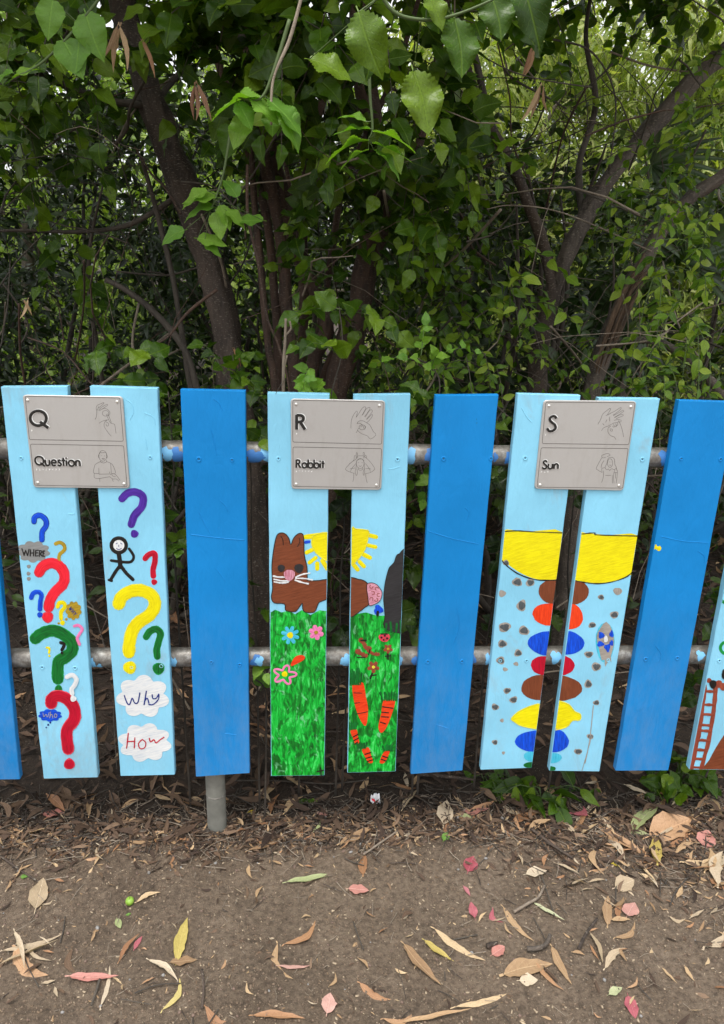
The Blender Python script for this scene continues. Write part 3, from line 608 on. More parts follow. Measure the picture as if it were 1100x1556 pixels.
# --- rails and post
RR = .0245; YR = TH+RR+.001
def rail(px, py):
    z = U(px, py, YR)[2]; z = z
    x0, x1 = -1.75, 2.1; n = 60
    V, Fc = tube([(x0+(x1-x0)*i/n, YR, z) for i in range(n+1)], RR, 28)
    o = obj('rail', V, Fc, MPIPE, fence, smooth=True); return o, z
rail_hi, zh = rail(515, 688.5); rail_lo, zl = rail(515, 997)
rail_hi['label'] = 'upper galvanised pipe rail behind the boards'; rail_lo['label'] = 'lower galvanised pipe rail behind the boards'
def splash(ro, z, px0, px1, py, hpx, mat, n=18):
    """paint carried round the pipe beside a board: a patch bent over the cylinder"""
    x0, x1 = U(px0, py, YR-RR)[0], U(px1, py, YR-RR)[0]; V = []; Fc = []; m = 8
    cx, hx = (x0+x1)/2, (x1-x0)/2; aw = hpx/34*1.35; pyc = (U(0, 688.5 if ro is rail_hi else 997, YR-RR)[2]-U(0, py, YR-RR)[2])/RR
    lift = random.uniform(.0003, .0012); ph = random.uniform(0, 9); pts = []
    V.append((cx, 0.0))
    for j in range(1, m+1):
        for i in range(n):
            a = 2*math.pi*i/n; k = j/m*(1+.22*math.sin(3*a+ph)+.12*math.sin(7*a+2*ph)+.05*random.uniform(-1, 1)*(j == m)); V.append((cx+hx*k*math.cos(a), aw*k*math.sin(a)))
    W = []
    for x, t in V:
        an = t-pyc*.9-.3+.3; r = RR+lift; W.append((x, YR-r*math.cos(an), z+r*math.sin(an)))
    for i in range(n): Fc.append((0, 1+i, 1+(i+1) % n))
    for j in range(m-1):
        for i in range(n): Fc.append((1+j*n+i, 1+(j+1)*n+i, 1+(j+1)*n+(i+1) % n, 1+j*n+(i+1) % n))
    obj('paint_splash', W, Fc, mat, ro, smooth=True)
MS_L = m_simple('light_blue_splash', srgb(120, 185, 225), .45, 0, .12, 60, .3); MS_D = m_simple('mid_blue_splash', srgb(60, 120, 185), .45, 0, .15, 60, .3)
for (x0, x1, y, h, m) in ((246, 263, 692, 20, 'L'), (260, 279, 694, 22, 'D'), (374, 400, 694, 20, 'D'), (396, 412, 688, 22, 'L'), (614, 633, 688, 22, 'L'), (620, 628, 700, 12, 'L'), (646, 659, 686, 16, 'D'), (750, 757, 688, 12, 'D'), (768, 778, 690, 16, 'D'), (1004, 1022, 684, 20, 'D')):
    splash(rail_hi, zh, x0, x1, y, h, MS_L if m == 'L' else MS_D)
for (x0, x1, y, h, m) in ((136, 144, 1002, 18, 'L'), (146, 154, 1006, 10, 'L'), (258, 268, 1000, 18, 'L'), (380, 398, 998, 18, 'D'), (388, 400, 998, 16, 'L'), (518, 532, 998, 20, 'L'), (602, 612, 1000, 16, 'L'), (626, 634, 998, 14, 'D'), (716, 724, 997, 14, 'D'), (738, 747, 997, 18, 'L'), (838, 853, 994, 20, 'L'), (1060, 1072, 991, 14, 'L')):
    splash(rail_lo, zl, x0, x1, y, h, MS_L if m == 'L' else MS_D)
pb = U(331, 1253, YR); pb = Gd(330.5, 1254)
def post():
    V, Fc = tube([(pb[0], YR+.002, z) for z in np.linspace(-.1, zh-.02, 20)], .0262, 28); o = obj('post', V, Fc, MPOST, fence, smooth=True)
    zc = U(330, 1213, YR-.02)[2]
    V, Fc = tube([(pb[0], YR+.002, zc-.0015), (pb[0], YR+.002, zc), (pb[0], YR+.002, zc+.0015)], [.0264, .0275, .0264], 28); obj('weld_seam', V, Fc, MPIPE, o, smooth=True)
post()
# ------------------------------------------------------------------ THE SIGNS
GL = {
 'Q': ([[(.42+.45*math.cos(a), .5+.46*math.sin(a)) for a in np.linspace(0, 6.283, 19)[:-1]] + ['c'], [(.52, .28), (.98, -.1)]], 1.06), 'u': ([[(0, .62), (0, .22), (.09, .04), (.22, 0), (.35, .05), (.43, .22), (.43, .62)], [(.43, .3), (.43, 0)]], .63),
 'e': ([[(.04, .31), (.52, .31)], [(.52, .31), (.46, .52), (.28, .62), (.09, .54), (.02, .31), (.09, .08), (.28, 0), (.46, .09)]], .68), 's': ([[(.31, .53), (.2, .62), (.07, .56), (.07, .43), (.2, .33), (.33, .23), (.31, .06), (.17, 0), (.01, .08)]], .48),
 't': ([[(.13, .9), (.13, 0)], [(-.06, .6), (.34, .6)]], .42), 'i': ([[(.03, .61), (.03, 0)], [(.03, .79), (.03, .93)]], .24), 'o': ([[(.31+.3*math.cos(a), .31+.31*math.sin(a)) for a in np.linspace(0, 6.283, 15)[:-1]] + ['c']], .78),
 'n': ([[(0, .62), (0, 0)], [(0, .3), (.07, .53), (.21, .62), (.36, .55), (.43, .38), (.43, 0)]], .6), 'R': ([[(.05, 0), (.05, 1)], [(.05, .96), (.3, .96), (.46, .86), (.46, .66), (.32, .54), (.05, .5)], [(.28, .5), (.58, 0)]], .76),
 'a': ([[(.3+.28*math.cos(a), .31+.3*math.sin(a)) for a in np.linspace(0, 6.283, 15)[:-1]] + ['c'], [(.6, .62), (.6, 0)]], .78), 'b': ([[(0, 1.05), (0, 0)], [(.3+.29*math.cos(a), .31+.31*math.sin(a)) for a in np.linspace(0, 6.283, 15)[:-1]] + ['c']], .74),
 'S': ([[(.44, .84), (.3, .99), (.12, .93), (.07, .76), (.2, .59), (.4, .42), (.47, .2), (.33, .02), (.14, .01), (0, .18)]], .66)}
def letters(txt, z, o, ax, ay, wd, s):
    """glyph strokes; o origin, ax/ay the em axes in zoom coordinates"""
    T = []; x = 0
    for ch in txt:
        for g in GL[ch][0]:
            cl = g[-1] == 'c'; g = g[:-1] if cl else g
            pts = [(o[0]+ax[0]*(x+a)+ay[0]*b_, o[1]+ax[1]*(x+a)+ay[1]*b_) for a, b_ in g]
            T += stroke(z(pts), wd/s, smooth=3 if len(pts) > 2 else 1, wob=0, closed=cl, caps=False)
        x += GL[ch][1]
    return T
def slab(corners, y_front, th, mat, name, parent, rc=5, e=.0012):
    """rounded plate; corners in photograph pixels"""
    C4 = [np.array(c, float) for c in corners]; ring = []
    for i in range(4):
        c, a, b_ = C4[i], C4[i-1], C4[(i+1) % 4]; ua = (a-c)/np.hypot(*(a-c)); ub = (b_-c)/np.hypot(*(b_-c))
        for t in np.linspace(0, 1, 6): ring.append(c+ua*rc*(1-t)**2+ub*rc*t**2)
    n = len(ring); V = []; cen = sum(ring)/n
    for yy, k in ((y_front+th, 1), (y_front+e, 1), (y_front, 1-e/.11)):
        for p in ring: V.append(U(*p, 0)*1.0+np.array([0, yy, 0]))
        if k != 1:
            m = np.mean(V[-n:], 0)
            for i in range(n): V[-n+i] = m+(V[-n+i]-m)*np.array([k, 1, k])
    Fc = []
    for j in range(2):
        for i in range(n): Fc.append((j*n+i, (j+1)*n+i, (j+1)*n+(i+1) % n, j*n+(i+1) % n))
    Fc.append(tuple(range(2*n, 3*n))[::-1]); Fc.append(tuple(range(n)))
    bm = bmesh.new(); vs = [bm.verts.new(v-np.array(parent.location)) for v in V]
    for f in Fc: bm.faces.new([vs[i] for i in f])
    bmesh.ops.recalc_face_normals(bm, faces=bm.faces); me = bpy.data.meshes.new(name); bm.to_mesh(me); bm.free(); me.materials.append(mat)
    o = bpy.data.objects.new(name, me); link(o, parent); return o
def rrect(cs, r):
    C4 = [np.array(c, float) for c in cs]; ring = []
    for i in range(4):
        c, a, b_ = C4[i], C4[i-1], C4[(i+1) % 4]; ua = (a-c)/np.hypot(*(a-c)); ub = (b_-c)/np.hypot(*(b_-c))
        for t in np.linspace(0, 1, 5): ring.append(c+ua*r*(1-t)**2+ub*r*t**2)
    return ring
PF = .005                                # plate face stands 5 mm proud of the boards
def sign(label, z, s, plate, p1, p2, big, wordtxt, draw1, draw2, riv, braille):
    c = np.mean([U(*p, 0) for p in z(plate)], 0)
    t = thing('metal_sign', label, 'sign', (c[0], -PF+.003, c[2]), group='metal sign language plaques on the fence')
    pl = slab(z(plate), -PF, PF-.0005, MPLATE, 'plate', t, rc=6)
    for pn in (p1, p2):
        lay('engraved_border', stroke(rrect(z(pn), 2.6), .75, smooth=0, wob=0, closed=True), METCH, t, PF+.0003, 0)
    (txt, o, ax, ay, wd) = big
    lay('letter_edge_highlight', letters(txt, z, (o[0]+s*.75, o[1]-s*.1), ax, ay, wd*1.25, s), MLIP, t, PF+.0006, .0002)  # pale offset lip of the letter; its white highlight is put in as colour
    lay('raised_letter', letters(txt, z, o, ax, ay, wd, s), MINK, t, PF+.0016, .0002)
    (txt, o, ax, ay, wd) = wordtxt
    lay('letter_edge_highlight', letters(txt, z, (o[0]+s*.5, o[1]-s*.15), ax, ay, wd*1.35, s), MLIP, t, PF+.0006, .0002)
    lay('raised_word', letters(txt, z, o, ax, ay, wd, s), MINK, t, PF+.0016, .0002)
    for nm, dr in (('engraved_hands', draw1), ('engraved_figure', draw2)):
        T = []
        for l in dr: T += stroke(z(l), .5, smooth=3, wob=0)
        lay(nm, T, METCH, t, PF+.0003, 0)
    for (x, y) in z(riv):
        c0 = U(x, y, 0)-np.array([0, PF, 0]); V = []; Fc = []; r = .0036
        for j, an in enumerate(np.linspace(0, math.pi/2*.98, 5)):
            for k in range(12): V.append(c0+np.array([r*math.cos(an)*math.cos(k*math.pi/6), -.0003-.6*r*math.sin(an), r*math.cos(an)*math.sin(k*math.pi/6)]))
        for j in range(4):
            for k in range(12): Fc.append((j*12+k, (j+1)*12+k, (j+1)*12+(k+1) % 12, j*12+(k+1) % 12))
        Fc.append(tuple(range(48, 60))[::-1]); obj('rivet', V, Fc, MSHINE, t, smooth=True)
    V = []; Fc = []
    for (x, y, dots, st) in braille:
        for ci, cell in enumerate(dots):
            for d in cell:
                px, py = x+ci*st+(4.8 if d > 3 else 0)*s/6.1, y+((d-1) % 3)*5.2*s/6.1
                (qx, qy), = z([(px, py)]); c0 = U(qx, qy, 0)-np.array([0, PF, 0]); o_ = len(V); r = .00075
                for k in range(6): V.append(c0+np.array([r*math.cos(k*math.pi/3), -.0001, r*math.sin(k*math.pi/3)]))
                V.append(c0+np.array([0, -.0009, 0]))
                for k in range(6): Fc.append((o_+k, o_+6, o_+(k+1) % 6))
    o = obj('braille', V, Fc, MLIP, t); o['kind'] = 'stuff'
    return t
def ell(cx, cy, rx, ry, a0=0, a1=360, n=12): return [(cx+rx*math.cos(rad(a)), cy+ry*math.sin(rad(a))) for a in np.linspace(a0, a1, n)]
BR = dict(q=(1, 2, 3, 4, 5), u=(1, 3, 6), e=(1, 5), s=(2, 3, 4), t=(2, 3, 4, 5), i=(2, 4), o=(1, 3, 5), n=(1, 3, 4, 5), r=(1, 2, 3, 5), a=(1,), b=(1, 2))
ZQ, ZRR, ZS = zf(25, 590, 6.111), zf(430, 595, 6.875), zf(800, 600, 6.111)
sign('grey metal plaque reading Q and Question, across the two boards of question marks', ZQ, 6.111,
 [(62, 57), (990, 73), (1057, 925), (165, 917)], [(88, 70), (965, 86), (998, 487), (128, 471)], [(137, 513), (1000, 529), (1032, 908), (176, 894)],
 ('Q', (142, 345), (166, 3), (0, -148), 27), ('Question', (188, 706), (87, 2.3), (-6, -84), 17),
 [[(735, 285), (748, 258), (752, 205), (746, 185), (755, 155), (790, 140), (813, 128), (815, 138), (768, 180)], [(768, 200), (800, 170), (845, 145), (850, 155), (800, 190)], [(770, 165), (752, 205)], [(775, 205), (815, 182), (850, 192), (872, 215), (870, 240), (858, 252)], ell(833, 228, 30, 26), [(838, 235), (860, 285), (882, 320), (915, 330), (925, 380), (930, 415)], [(852, 232), (870, 270), (886, 315)], [(775, 320), (800, 302), (850, 288)], [(850, 290), (825, 310), (820, 348), (850, 398), (885, 440)], [(838, 308), (860, 322), (856, 345), (840, 342), (838, 325)]],
 [ell(807, 622, 36, 50), [(775, 605), (785, 588), (800, 594), (835, 590), (842, 612)], [(769, 612), (766, 632), (775, 640)], [(846, 614), (850, 632), (842, 642)], [(793, 622), (799, 621)], [(820, 622), (826, 623)], [(800, 648), (812, 645), (824, 650), (812, 655), (800, 648)], [(790, 668), (788, 680), (815, 688), (842, 678), (842, 664)], [(788, 674), (740, 700), (728, 730), (722, 780), (772, 786)], [(770, 735), (772, 785)], [(842, 675), (895, 702), (925, 780), (888, 786)], [(880, 690), (886, 782)], [(728, 785), (730, 825), (770, 832), (820, 824), (872, 815)], [(772, 792), (870, 790)], [(868, 770), (880, 795), (905, 786), (932, 802), (968, 850)], [(872, 815), (900, 836), (932, 836), (955, 856)], [(890, 800), (910, 815), (925, 812)], [(778, 830), (780, 862)], [(893, 838), (905, 860)]],
 [(112, 107), (940, 120), (205, 870), (1003, 882)], [(148, 383, [BR['q']], 20), (192, 745, [BR[c] for c in 'question'], 30)])
sign('grey metal plaque reading R and Rabbit, above the painted rabbit', ZRR, 6.875,
 [(80, 70), (1067, 90), (1025, 1023), (88, 1012)], [(103, 86), (1046, 103), (1028, 544), (103, 522)], [(105, 573), (1028, 591), (1006, 1000), (105, 983)],
 ('R', (135, 390), (165, 2), (0, -154), 31), ('Rabbit', (136, 788), (83, 1), (0, -84), 18.5),
 [[(708, 378), (712, 300), (735, 240), (765, 200), (775, 215), (762, 265)], [(762, 265), (790, 225), (830, 165), (858, 155), (860, 175), (822, 245)], [(830, 240), (870, 175), (900, 162), (905, 178), (850, 258)], [(858, 262), (905, 190), (930, 192), (925, 215), (868, 285)], [(875, 285), (925, 235), (932, 250), (905, 290), (872, 320)], [(770, 330), (790, 305), (830, 300), (872, 322), (905, 345), (940, 410), (968, 448), (912, 490), (880, 458), (820, 435), (778, 400), (790, 378)], [(770, 330), (800, 325), (830, 345)], ell(825, 368, 32, 26), [(810, 362), (828, 352), (842, 366), (835, 382)], [(845, 350), (862, 362), (850, 390)], [(778, 400), (762, 425)]],
 [ell(805, 745, 40, 52), [(765, 720), (785, 705), (800, 700), (830, 700), (846, 722)], [(784, 738), (792, 736)], [(820, 738), (830, 738)], [(792, 768), (806, 776), (820, 767)], [(765, 730), (762, 790), (752, 830), (765, 872), (776, 840), (770, 800)], [(846, 730), (848, 790), (835, 840), (842, 870), (852, 835), (850, 800)], [(785, 790), (786, 808), (808, 816), (830, 806), (830, 790)], [(772, 668), (760, 700), (710, 735), (655, 795), (660, 815), (700, 835), (745, 848)], [(742, 690), (735, 715), (690, 750)], [(846, 670), (870, 690), (915, 735), (955, 795), (950, 812), (910, 840), (860, 850)], [(760, 745), (715, 800), (705, 830)], [(860, 745), (900, 800), (910, 830)], [(700, 800), (750, 792)], [(860, 795), (915, 802)], [(762, 690), (765, 635), (776, 640), (778, 690)], [(742, 692), (745, 665), (756, 665)], [(840, 690), (835, 635), (848, 635), (852, 688)], [(856, 660), (872, 668), (868, 690)], [(785, 665), (832, 665)], [(738, 850), (736, 900), (728, 935)], [(862, 850), (866, 900), (878, 948)]],
 [(137, 128), (1005, 142), (137, 960), (973, 970)], [(140, 430, [BR['r']], 20), (138, 822, [BR[c] for c in 'rabbit'], 32)])
sign('grey metal plaque reading S and Sun, above the halves of the yellow sun', ZS, 6.111,
 [(155, 45), (1015, 55), (893, 885), (68, 868)], [(173, 65), (1000, 68), (942, 457), (139, 447)], [(130, 486), (936, 493), (885, 860), (92, 851)],
 ('S', (180, 330), (165, 2), (22, -140), 24), ('Sun', (138, 678), (84, 1), (8, -74), 17),
 [[(655, 268), (680, 225), (700, 175), (740, 140), (765, 122), (772, 130), (745, 178), (730, 188)], [(745, 185), (775, 165), (815, 145), (862, 115), (870, 125), (830, 160), (795, 185)], [(800, 188), (850, 160), (888, 138), (892, 150), (850, 180), (810, 205)], [(808, 208), (850, 185), (885, 178), (888, 190), (850, 205), (825, 218)], [(806, 232), (840, 225), (870, 232), (868, 245), (840, 248)], [(688, 328), (710, 300), (750, 285), (800, 258), (835, 252)], [(845, 235), (868, 280), (885, 340), (893, 385)], [(835, 250), (840, 275), (825, 280)], [(820, 262), (828, 290), (812, 285)], [(800, 268), (808, 295), (790, 290)], [(775, 285), (750, 305), (750, 345), (775, 375), (805, 385), (822, 410)], [(770, 310), (788, 315), (790, 330), (775, 332), (770, 318)], [(700, 262), (712, 278)], [(760, 200), (765, 240)], [(738, 225), (728, 250)]],
 [ell(768, 628, 24, 40), [(745, 600), (735, 640), (722, 665), (735, 690), (755, 682), (762, 698), (780, 680)], [(745, 600), (755, 580), (785, 575), (808, 592), (812, 640), (828, 672), (805, 688), (785, 680)], [(758, 618), (763, 617)], [(774, 618), (779, 618)], [(762, 645), (770, 650), (778, 644)], [(728, 575), (700, 580), (690, 560), (720, 545), (750, 540), (768, 555), (740, 568)], [(690, 580), (665, 625), (640, 675), (650, 690), (695, 715)], [(712, 605), (690, 640), (685, 672)], [(720, 672), (692, 678), (695, 715)], [(822, 672), (838, 712), (808, 716)], [(812, 690), (800, 740), (805, 815)], [(835, 715), (832, 760), (825, 815)], [(815, 716), (820, 770)], [(708, 700), (705, 760), (690, 808)], [(788, 740), (790, 815)], [(725, 742), (775, 742)]],
 [(202, 98), (960, 106), (120, 830), (850, 835)], [(168, 362, [BR['s']], 20), (130, 705, [BR[c] for c in 'sun'], 30)])
# ------------------------------------------------------------------ GROUND (one sheet to the horizon, finer near the fence)
def gh(x, y):
    """ground height: flat worn path in front, soft mulch bank behind the fence"""
    s = min(1, max(0, (y-.05)/.7)); s = s*s*(3-2*s)
    return .012*noise.noise(Vector((x*1.7, y*1.7, 0)))+.014*math.exp(-((x+.40)**2+(y-.04)**2)/.03)+.006*noise.noise(Vector((x*6, y*6, 3)))+.0028*noise.noise(Vector((x*23, y*23, 5)))+s*(.02+.035*noise.noise(Vector((x*1.3, y*1.3, 9))))
def gh2(x, y): return gh(x, y)+(.0014*noise.noise(Vector((x*70, y*70, 1))))
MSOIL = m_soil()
def ground():
    def ax(lo, hi, fine, st, far):
        a = list(np.arange(lo, hi+1e-6, fine)); x = a[-1]; s = fine
        while x < far: s *= st; x += s; a.append(x)
        x = a[0]; s = fine
        while x > -far: s *= st; x -= s; a.insert(0, x)
        return np.array(a)
    X = ax(-1.9, 2.2, .011, 1.35, 120); Y = ax(-1.0, 1.0, .011, 1.3, 120)
    V = np.zeros((len(Y), len(X), 3)); V[..., 0] = X[None]; V[..., 1] = Y[:, None]
    for j, y in enumerate(Y):
        for i, x in enumerate(X):
            V[j, i, 2] = gh2(x, y) if abs(x) < 6 and abs(y) < 8 else gh(x*.2, min(y, 8))*.5
    nx, ny = len(X), len(Y); I = np.arange(nx*ny).reshape(ny, nx)
    Q = np.stack([I[:-1, :-1], I[:-1, 1:], I[1:, 1:], I[1:, :-1]], -1).reshape(-1, 4)
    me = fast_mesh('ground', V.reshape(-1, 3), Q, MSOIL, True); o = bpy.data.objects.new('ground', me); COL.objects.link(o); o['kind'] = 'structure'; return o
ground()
# ------------------------------------------------------------------ LEAF TEMPLATES (unit length along +Y, face up +Z)
def leaf_t(wd, n, fold=.18, droop=.25, serr=0, tip=1.6, belly=.42, side=.0, roll=.0, stalk=.12, seed=0, cross=1, rag=.04):
    """wd = half width / length, n = stations; a midrib line and two margins, folded, drooping, twisted"""
    r = np.random.RandomState(seed); V = []; UV = []
    ts = np.linspace(0, 1, n+1)
    for i, t in enumerate(ts):
        w_ = wd*(math.sin(math.pi*min(1, t)**(math.log(.5)/math.log(belly))))**.85*(1-.25*t**tip) if 0 < t < 1 else 0
        y = t; z = -droop*t*t; cx = side*math.sin(math.pi*t)
        lw = w_*(1+rag*r.randn()*.5); rw = w_*(1+rag*r.randn()*.5)
        if serr and 0 < i < n: k = serr*(1 if i % 2 else -1); lw += k*wd*.5; rw += k*wd*.5
        wav = .035*math.sin(t*13+seed)
        rl = roll*wd*math.sin(math.pi*t)
        yo = (.025 if serr and i % 2 else 0)
        for c in range(-cross, cross+1):
            f = c/cross; ww = (lw if c < 0 else rw)*abs(f)
            V.append((cx+(-ww if c < 0 else ww), y-yo*abs(f), z+fold*ww*(1.3-.3*abs(f))-rl*f*f+wav*abs(f)*w_*4)); UV.append((.5+f*.5*(w_/wd), t))
    m = 2*cross+1; T = []
    for i in range(n):
        for c in range(m-1):
            a = i*m+c; b = a+1; d = a+m; e = d+1
            if i == 0: T.append((a, e, d)) if True else 0
            elif i == n-1: T.append((a, b, e))
            else: T += [(a, b, e), (a, e, d)]
    V = np.array(V); UV = np.array(UV)
    if stalk:                       # the petiole, a narrow folded strip behind the blade
        o = len(V); s = .012
        V = np.vstack([V, [(-s, 0, 0), (s, 0, 0), (s, -stalk, -.01), (-s, -stalk, -.01)]]); UV = np.vstack([UV, [(.5, .0)]*4]); T += [(o, o+2, o+1), (o, o+3, o+2)]
    return V, np.array(T), UV
TM = {}
TM['broad'] = [leaf_t(.38, 20, .12+.05*k, .12+.10*k, .022, belly=.40, seed=k, side=.03*(k-1)) for k in range(4)]
TM['broadlo'] = [leaf_t(.38, 8, .12+.06*k, .12+.12*k, 0, belly=.40, seed=k) for k in range(4)]
TM['toothed'] = [leaf_t(.42, 34, .14+.05*k, .10+.14*k, .06, belly=.46, seed=k, cross=2, side=.04*(k-1), rag=.02) for k in range(4)]
TM['ovate'] = [leaf_t(.27, 8, .25, .1+.2*k, 0, belly=.45, seed=k, side=.03*(k-1)) for k in range(4)]
TM['ovatelo'] = [leaf_t(.27, 4, .25, .1+.2*k, 0, belly=.45, seed=k) for k in range(4)]
TM['glossy'] = [leaf_t(.17, 6, .3, .1+.2*k, 0, belly=.5, seed=k, side=.03*(k-1)) for k in range(4)]
TM['willow'] = [leaf_t(.09, 5, .2, .2+.3*k, 0, belly=.42, seed=k, side=.08*(k-1.5), stalk=0) for k in range(4)]
TM['gum'] = [leaf_t(.088, 12, .12+.05*k, [.0, .03, -.02, .04, .01][k], 0, belly=.42, seed=k, side=[.04, .1, -.08, .2, -.02][k], rag=.22, roll=[-.3, .25, -.5, .2, -.15][k], stalk=.08) for k in range(5)]
TM['gumlo'] = [leaf_t(.09, 5, .15, [.0, .03, -.03, .04, .02][k], 0, belly=.4, seed=k, side=[.04, .1, -.08, .16, -.03][k], stalk=0) for k in range(5)]
TM['round'] = [leaf_t(.34, 10, .1, -.02-.03*k, 0, belly=.45, seed=k, rag=.12, roll=-.12*k, stalk=.15) for k in range(3)]
NTRI = {k: v[0][1].shape[0] for k, v in TM.items()}
LEAFMESH = {}
def leaf_mesh(kind, k, mat):
    key = (kind, k, mat.name)
    if key not in LEAFMESH:
        V, T, UV = TM[kind][k]; LEAFMESH[key] = fast_mesh('leaf', V, T, mat, True, np.zeros(len(V)), UV)
    return LEAFMESH[key]
def nrm(a): return a/(np.linalg.norm(a, axis=-1, keepdims=True)+1e-9)
# ------------------------------------------------------------------ PLANTS
class Plant:
    """collects leaves, twigs; finish() turns the leaves that show into leaf objects and joins the rest"""
    all = []
    def __init__(s, name, label, cat, loc, mat, twigmat, hi, lo, group=None, maxleaf=150):
        s.t = thing(name, label, cat, tuple(loc), group); s.mat = mat; s.tm = twigmat; s.hi = hi; s.lo = lo; s.P = []; s.tw = []; s.maxleaf = maxleaf; Plant.all.append(s)
    def add(s, pos, dr, nor, size):
        dr = nrm(dr); nor = nrm(nor-dr*(nor*dr).sum(-1, keepdims=True)); s.P.append((pos, dr, nor, size))
    def sprays(s, base, dr, L, k, size, droop=.4, jit=.35, face=(0, -.6, .75), two=False, twig=.0016):
        """base, dr (n,3); L (n,), k leaves per spray"""
        n = len(base); dr = nrm(dr); t = np.tile((np.arange(k)+.7)/k, (n, 1))+RS.uniform(-.03, .03, (n, k))
        down = np.array([0, 0, -1.]); Ld = L[:, None, None]
        pos = base[:, None]+dr[:, None]*t[..., None]*Ld+down*(droop*(t**2))[..., None]*Ld
        sd = np.cross(dr, np.array([0, 0, 1.])); sd = nrm(sd+RS.normal(0, .15, sd.shape)); sg = np.where(np.arange(k) % 2, 1, -1)[None, :, None]
        tan = dr[:, None]+down*(2*droop*t)[..., None]
        ld = nrm(tan)*.5+sd[:, None]*sg*.9+down*.05+RS.normal(0, jit*1.3, (n, k, 3))
        ld[:, -1] = nrm(tan[:, -1])+RS.normal(0, .15, (n, 3))
        nor = np.array(face)+RS.normal(0, .5, (n, k, 3))
        sz = size*RS.uniform(.6, 1.12, (n, k))*(1-.3*(t > .9))
        s.add(pos.reshape(-1, 3), ld.reshape(-1, 3), nor.reshape(-1, 3), sz.ravel())
        if twig:
            for i in range(n):
                tt = np.linspace(0, 1, 5); pts = base[i]+dr[i]*tt[:, None]*L[i]+down*(droop*tt**2)[:, None]*L[i]
                s.tw.append((pts, twig*np.linspace(1.2, .5, 5)))
    def cluster(s, c, rr, n, L=.22, k=9, size=.06, droop=.4, out=1.0, face=(0, -.6, .75), twig=.0016, bias=(0, 0, 0)):
        c = np.array(c, float); v = nrm(RS.normal(0, 1, (n, 3))); rr = np.array(rr if hasattr(rr, '__len__') else (rr,)*3)
        base = c+v*rr*RS.uniform(.15, .85, (n, 1)); d = v*out+RS.normal(0, .5, (n, 3))+np.array(bias)
        s.sprays(base, d, L*RS.uniform(.6, 1.2, n), k, size, droop, face=face, twig=twig)
    def fill(s, lo, hi, n, **kw):
        """sprays spread through a box, gathered in clumps"""
        lo, hi = np.array(lo), np.array(hi); nc = max(1, n//14)
        for c in RS.uniform(lo, hi, (nc, 3)): s.cluster(c, RS.uniform(.15, .42), 14, **kw)
    def limb(s, name, pts, rr, mat, sides=10, wob=.25, sm=6, parent=None):
        C = catmull(pts, sm); R = np.interp(np.linspace(0, 1, len(C)), np.linspace(0, 1, len(rr)), rr)
        V, Fc = tube(C, R, sides, True, wob); return obj(name, V, Fc, mat, parent or s.t, smooth=True)
